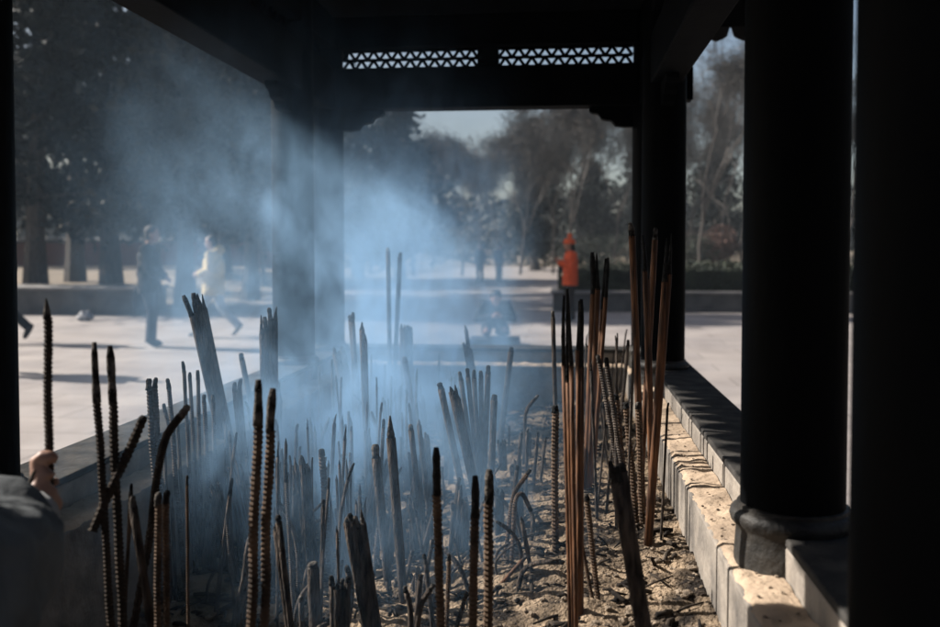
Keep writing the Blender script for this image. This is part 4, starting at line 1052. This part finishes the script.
for sd in (-1, 1):
    q = body0+Vector((.09*sd, -.05*sd, 0)); tube(b, [q+Vector((0, 0, z)) for z in (.92, .70, .48, .30, .09)], [.105, .092, .076, .072, .070], seg=12)
t = obj('trousers', b, cloth('black_trousers', (.02, .02, .024)), me_person); remesh(t, .013, 4)
for sd in (-1, 1):
    q = body0+Vector((.09*sd, -.05*sd, 0)); b = bmesh.new(); tube(b, [q+Vector((-.05, -.07, .05)), q+Vector((0, 0, .055)), q+Vector((.09, .12, .045)), q+Vector((.12, .16, .035))], [.04, .05, .042, .02], seg=10); obj('shoe', b, shoe_b, me_person, smooth=True)
b = bmesh.new(); hc = body0+Vector((.03, .05, 1.59)); ball(b, hc+Vector((-.015, -.02, .05)), (.09, .09, .09)); ball(b, hc+Vector((-.04, -.05, -.01)), (.075, .065, .085)); t = obj('hair', b, hair_b, me_person); remesh(t, .01, 2)
# the held stick, and a stub beside the fingers
t0 = P(50, 300, 1.27); b0 = Vector((hp.x, hp.y, hp.z-.05))
incense(b0, Vector((hp.x, hp.y, t0.z-.025)), .0066, 'rib', 'dark ribbed incense stick held upright in the hand at the left edge', GI, mats=M['shaderib'], tip=.10, thin_tip=True)
incense(P(24, 500, 1.24), P(37, 470, 1.25), .005, 'plain', 'short dark stub tilting right in the same hand as the upright held stick', GI, mats=M['coal'], tip=.15, thin_tip=True)

# ================================================================== SMOKE
bm = bmesh.new(); box(bm, -4.6, .42, 1.25, 7.2, .70, 3.9)
me = bpy.data.meshes.new('smoke'); bm.to_mesh(me); bm.free()
sm = bpy.data.materials.new('incense_smoke'); sm.use_nodes = True; nt = sm.node_tree
nt.nodes.remove(nt.nodes['Principled BSDF']); out = nt.nodes['Material Output']
pv = nt.nodes.new('ShaderNodeVolumePrincipled'); nt.links.new(pv.outputs['Volume'], out.inputs['Volume'])
pv.inputs['Color'].default_value = (.39, .655, .97, 1); pv.inputs['Anisotropy'].default_value = .15
tc = nt.nodes.new('ShaderNodeTexCoord')
sep = nt.nodes.new('ShaderNodeSeparateXYZ'); nt.links.new(tc.outputs['Object'], sep.inputs[0])
def mr(src, a, b, c=0.0, d=1.0):
    n = nt.nodes.new('ShaderNodeMapRange'); n.interpolation_type = 'SMOOTHSTEP'; n.clamp = True
    n.inputs[1].default_value = a; n.inputs[2].default_value = b; n.inputs[3].default_value = c; n.inputs[4].default_value = d
    nt.links.new(src, n.inputs[0]); return n.outputs[0]
def mth(op, a, b):
    n = nt.nodes.new('ShaderNodeMath'); n.operation = op
    for i, q in enumerate((a, b)):
        if isinstance(q, (int, float)): n.inputs[i].default_value = q
        else: nt.links.new(q, n.inputs[i])
    return n.outputs[0]
X, Y, Z = sep.outputs
nz = nt.nodes.new('ShaderNodeTexNoise'); nz.inputs['Scale'].default_value = 2.1; nz.inputs['Detail'].default_value = 4.5; nz.inputs['Roughness'].default_value = .62; nz.inputs['Distortion'].default_value = .9
mp = nt.nodes.new('ShaderNodeMapping'); mp.inputs['Scale'].default_value = (1.25, .8, .75); mp.inputs['Rotation'].default_value = (0, R(-35), 0); mp.inputs['Location'].default_value = (2.1, .4, .3)
nt.links.new(tc.outputs['Object'], mp.inputs['Vector']); nt.links.new(mp.outputs['Vector'], nz.inputs['Vector'])
nf = nt.nodes.new('ShaderNodeTexNoise'); nf.inputs['Scale'].default_value = 5.5; nf.inputs['Detail'].default_value = 4; nf.inputs['Distortion'].default_value = 1.6
nt.links.new(mp.outputs['Vector'], nf.inputs['Vector'])
wis = mth('ADD', mth('MULTIPLY', mr(nz.outputs['Fac'], .40, .66), 1.25), .10)
gx = mth('MULTIPLY', mr(X, -.06, -.66), mr(X, -1.46, -.85))
gy = mth('MULTIPLY', mr(Y, 1.8, 2.9), mr(Y, 6.0, 4.0))
gzz = mr(Z, 2.2, 1.05)
core = mth('MULTIPLY', mth('MULTIPLY', gx, gy), gzz)
low = mth('MULTIPLY', mth('MULTIPLY', mr(X, .16, -.35), mr(X, -1.05, -.95)), mth('MULTIPLY', mr(Y, 1.4, 2.3), mth('MULTIPLY', mr(Y, 5, 4), mr(Z, 1.25, .85))))
drift = mth('MULTIPLY', mth('MULTIPLY', mr(X, -3.2, -1.9), mr(X, -.7, -1.3)), mth('MULTIPLY', mr(Y, 3.4, 4.8), mth('MULTIPLY', mr(Y, 7.1, 5.2), mr(Z, 3.4, 1.6))))
den = mth('ADD', mth('ADD', mth('MULTIPLY', core, .95), mth('MULTIPLY', low, .85)), mth('MULTIPLY', drift, .03))
den = mth('MULTIPLY', mth('MULTIPLY', den, wis), mr(nf.outputs['Fac'], .38, .62, .25, 1.75))
nt.links.new(den, pv.inputs['Density'])
me.materials.append(sm)
o = link('smoke', me); tag(o, 'pale blue incense smoke drifting up and left from the trough', 'smoke', kind='stuff')

bm = bmesh.new(); box(bm, -180, 180, -30, 170, -1.2, 19)
me = bpy.data.meshes.new('haze'); bm.to_mesh(me); bm.free()
hm = bpy.data.materials.new('winter_haze'); hm.use_nodes = True; nt = hm.node_tree
nt.nodes.remove(nt.nodes['Principled BSDF'])
hv = nt.nodes.new('ShaderNodeVolumePrincipled'); nt.links.new(hv.outputs['Volume'], nt.nodes['Material Output'].inputs['Volume'])
hv.inputs['Color'].default_value = (.72, .84, .95, 1); hv.inputs['Density'].default_value = .0006
me.materials.append(hm); o = link('haze', me); tag(o, kind='stuff')
# ================================================================== LIGHT
EL_X = R(34.9); AZ = math.atan(.20)                   # sun from the left, slightly behind the burner
el_ = math.atan(math.tan(EL_X)*math.cos(AZ))
trav = Vector((math.cos(AZ), -math.sin(AZ), 0))*math.cos(el_) + Vector((0, 0, -math.sin(el_)))
sd = bpy.data.lights.new('sun', 'SUN'); sd.energy = 5.0; sd.angle = R(.53); sd.color = (1.0, .93, .85)
so = bpy.data.objects.new('sun', sd); COL.objects.link(so)
so.rotation_euler = trav.to_track_quat('-Z', 'Y').to_euler(); so.location = (-10, 2, 10)
w = bpy.data.worlds.new('World'); SC.world = w; w.use_nodes = True
nt = w.node_tree; bg = nt.nodes['Background']; sky = nt.nodes.new('ShaderNodeTexSky'); sky.sky_type = 'NISHITA'
sky.sun_disc = False; sky.sun_elevation = el_
to_sun = -trav
sky.sun_rotation = math.atan2(to_sun.x, to_sun.y)      # 0 = +Y, clockwise seen from above
sky.air_density = 1.0; sky.dust_density = 3.0; sky.ozone_density = 1.0
nt.links.new(sky.outputs[0], bg.inputs[0]); bg.inputs[1].default_value = .055
SC.view_settings.view_transform = 'Standard'; SC.view_settings.look = 'None'
SC.view_settings.exposure = 1.1; SC.view_settings.gamma = 1.0; SC.view_settings.use_curve_mapping = False
c = SC.cycles
c.use_denoising = True
c.volume_step_rate = .6; c.volume_max_steps = 256
c.max_bounces = 8; c.diffuse_bounces = 2; c.glossy_bounces = 3; c.volume_bounces = 1; c.transmission_bounces = 2; c.transparent_max_bounces = 8
c.sample_clamp_indirect = 4.0
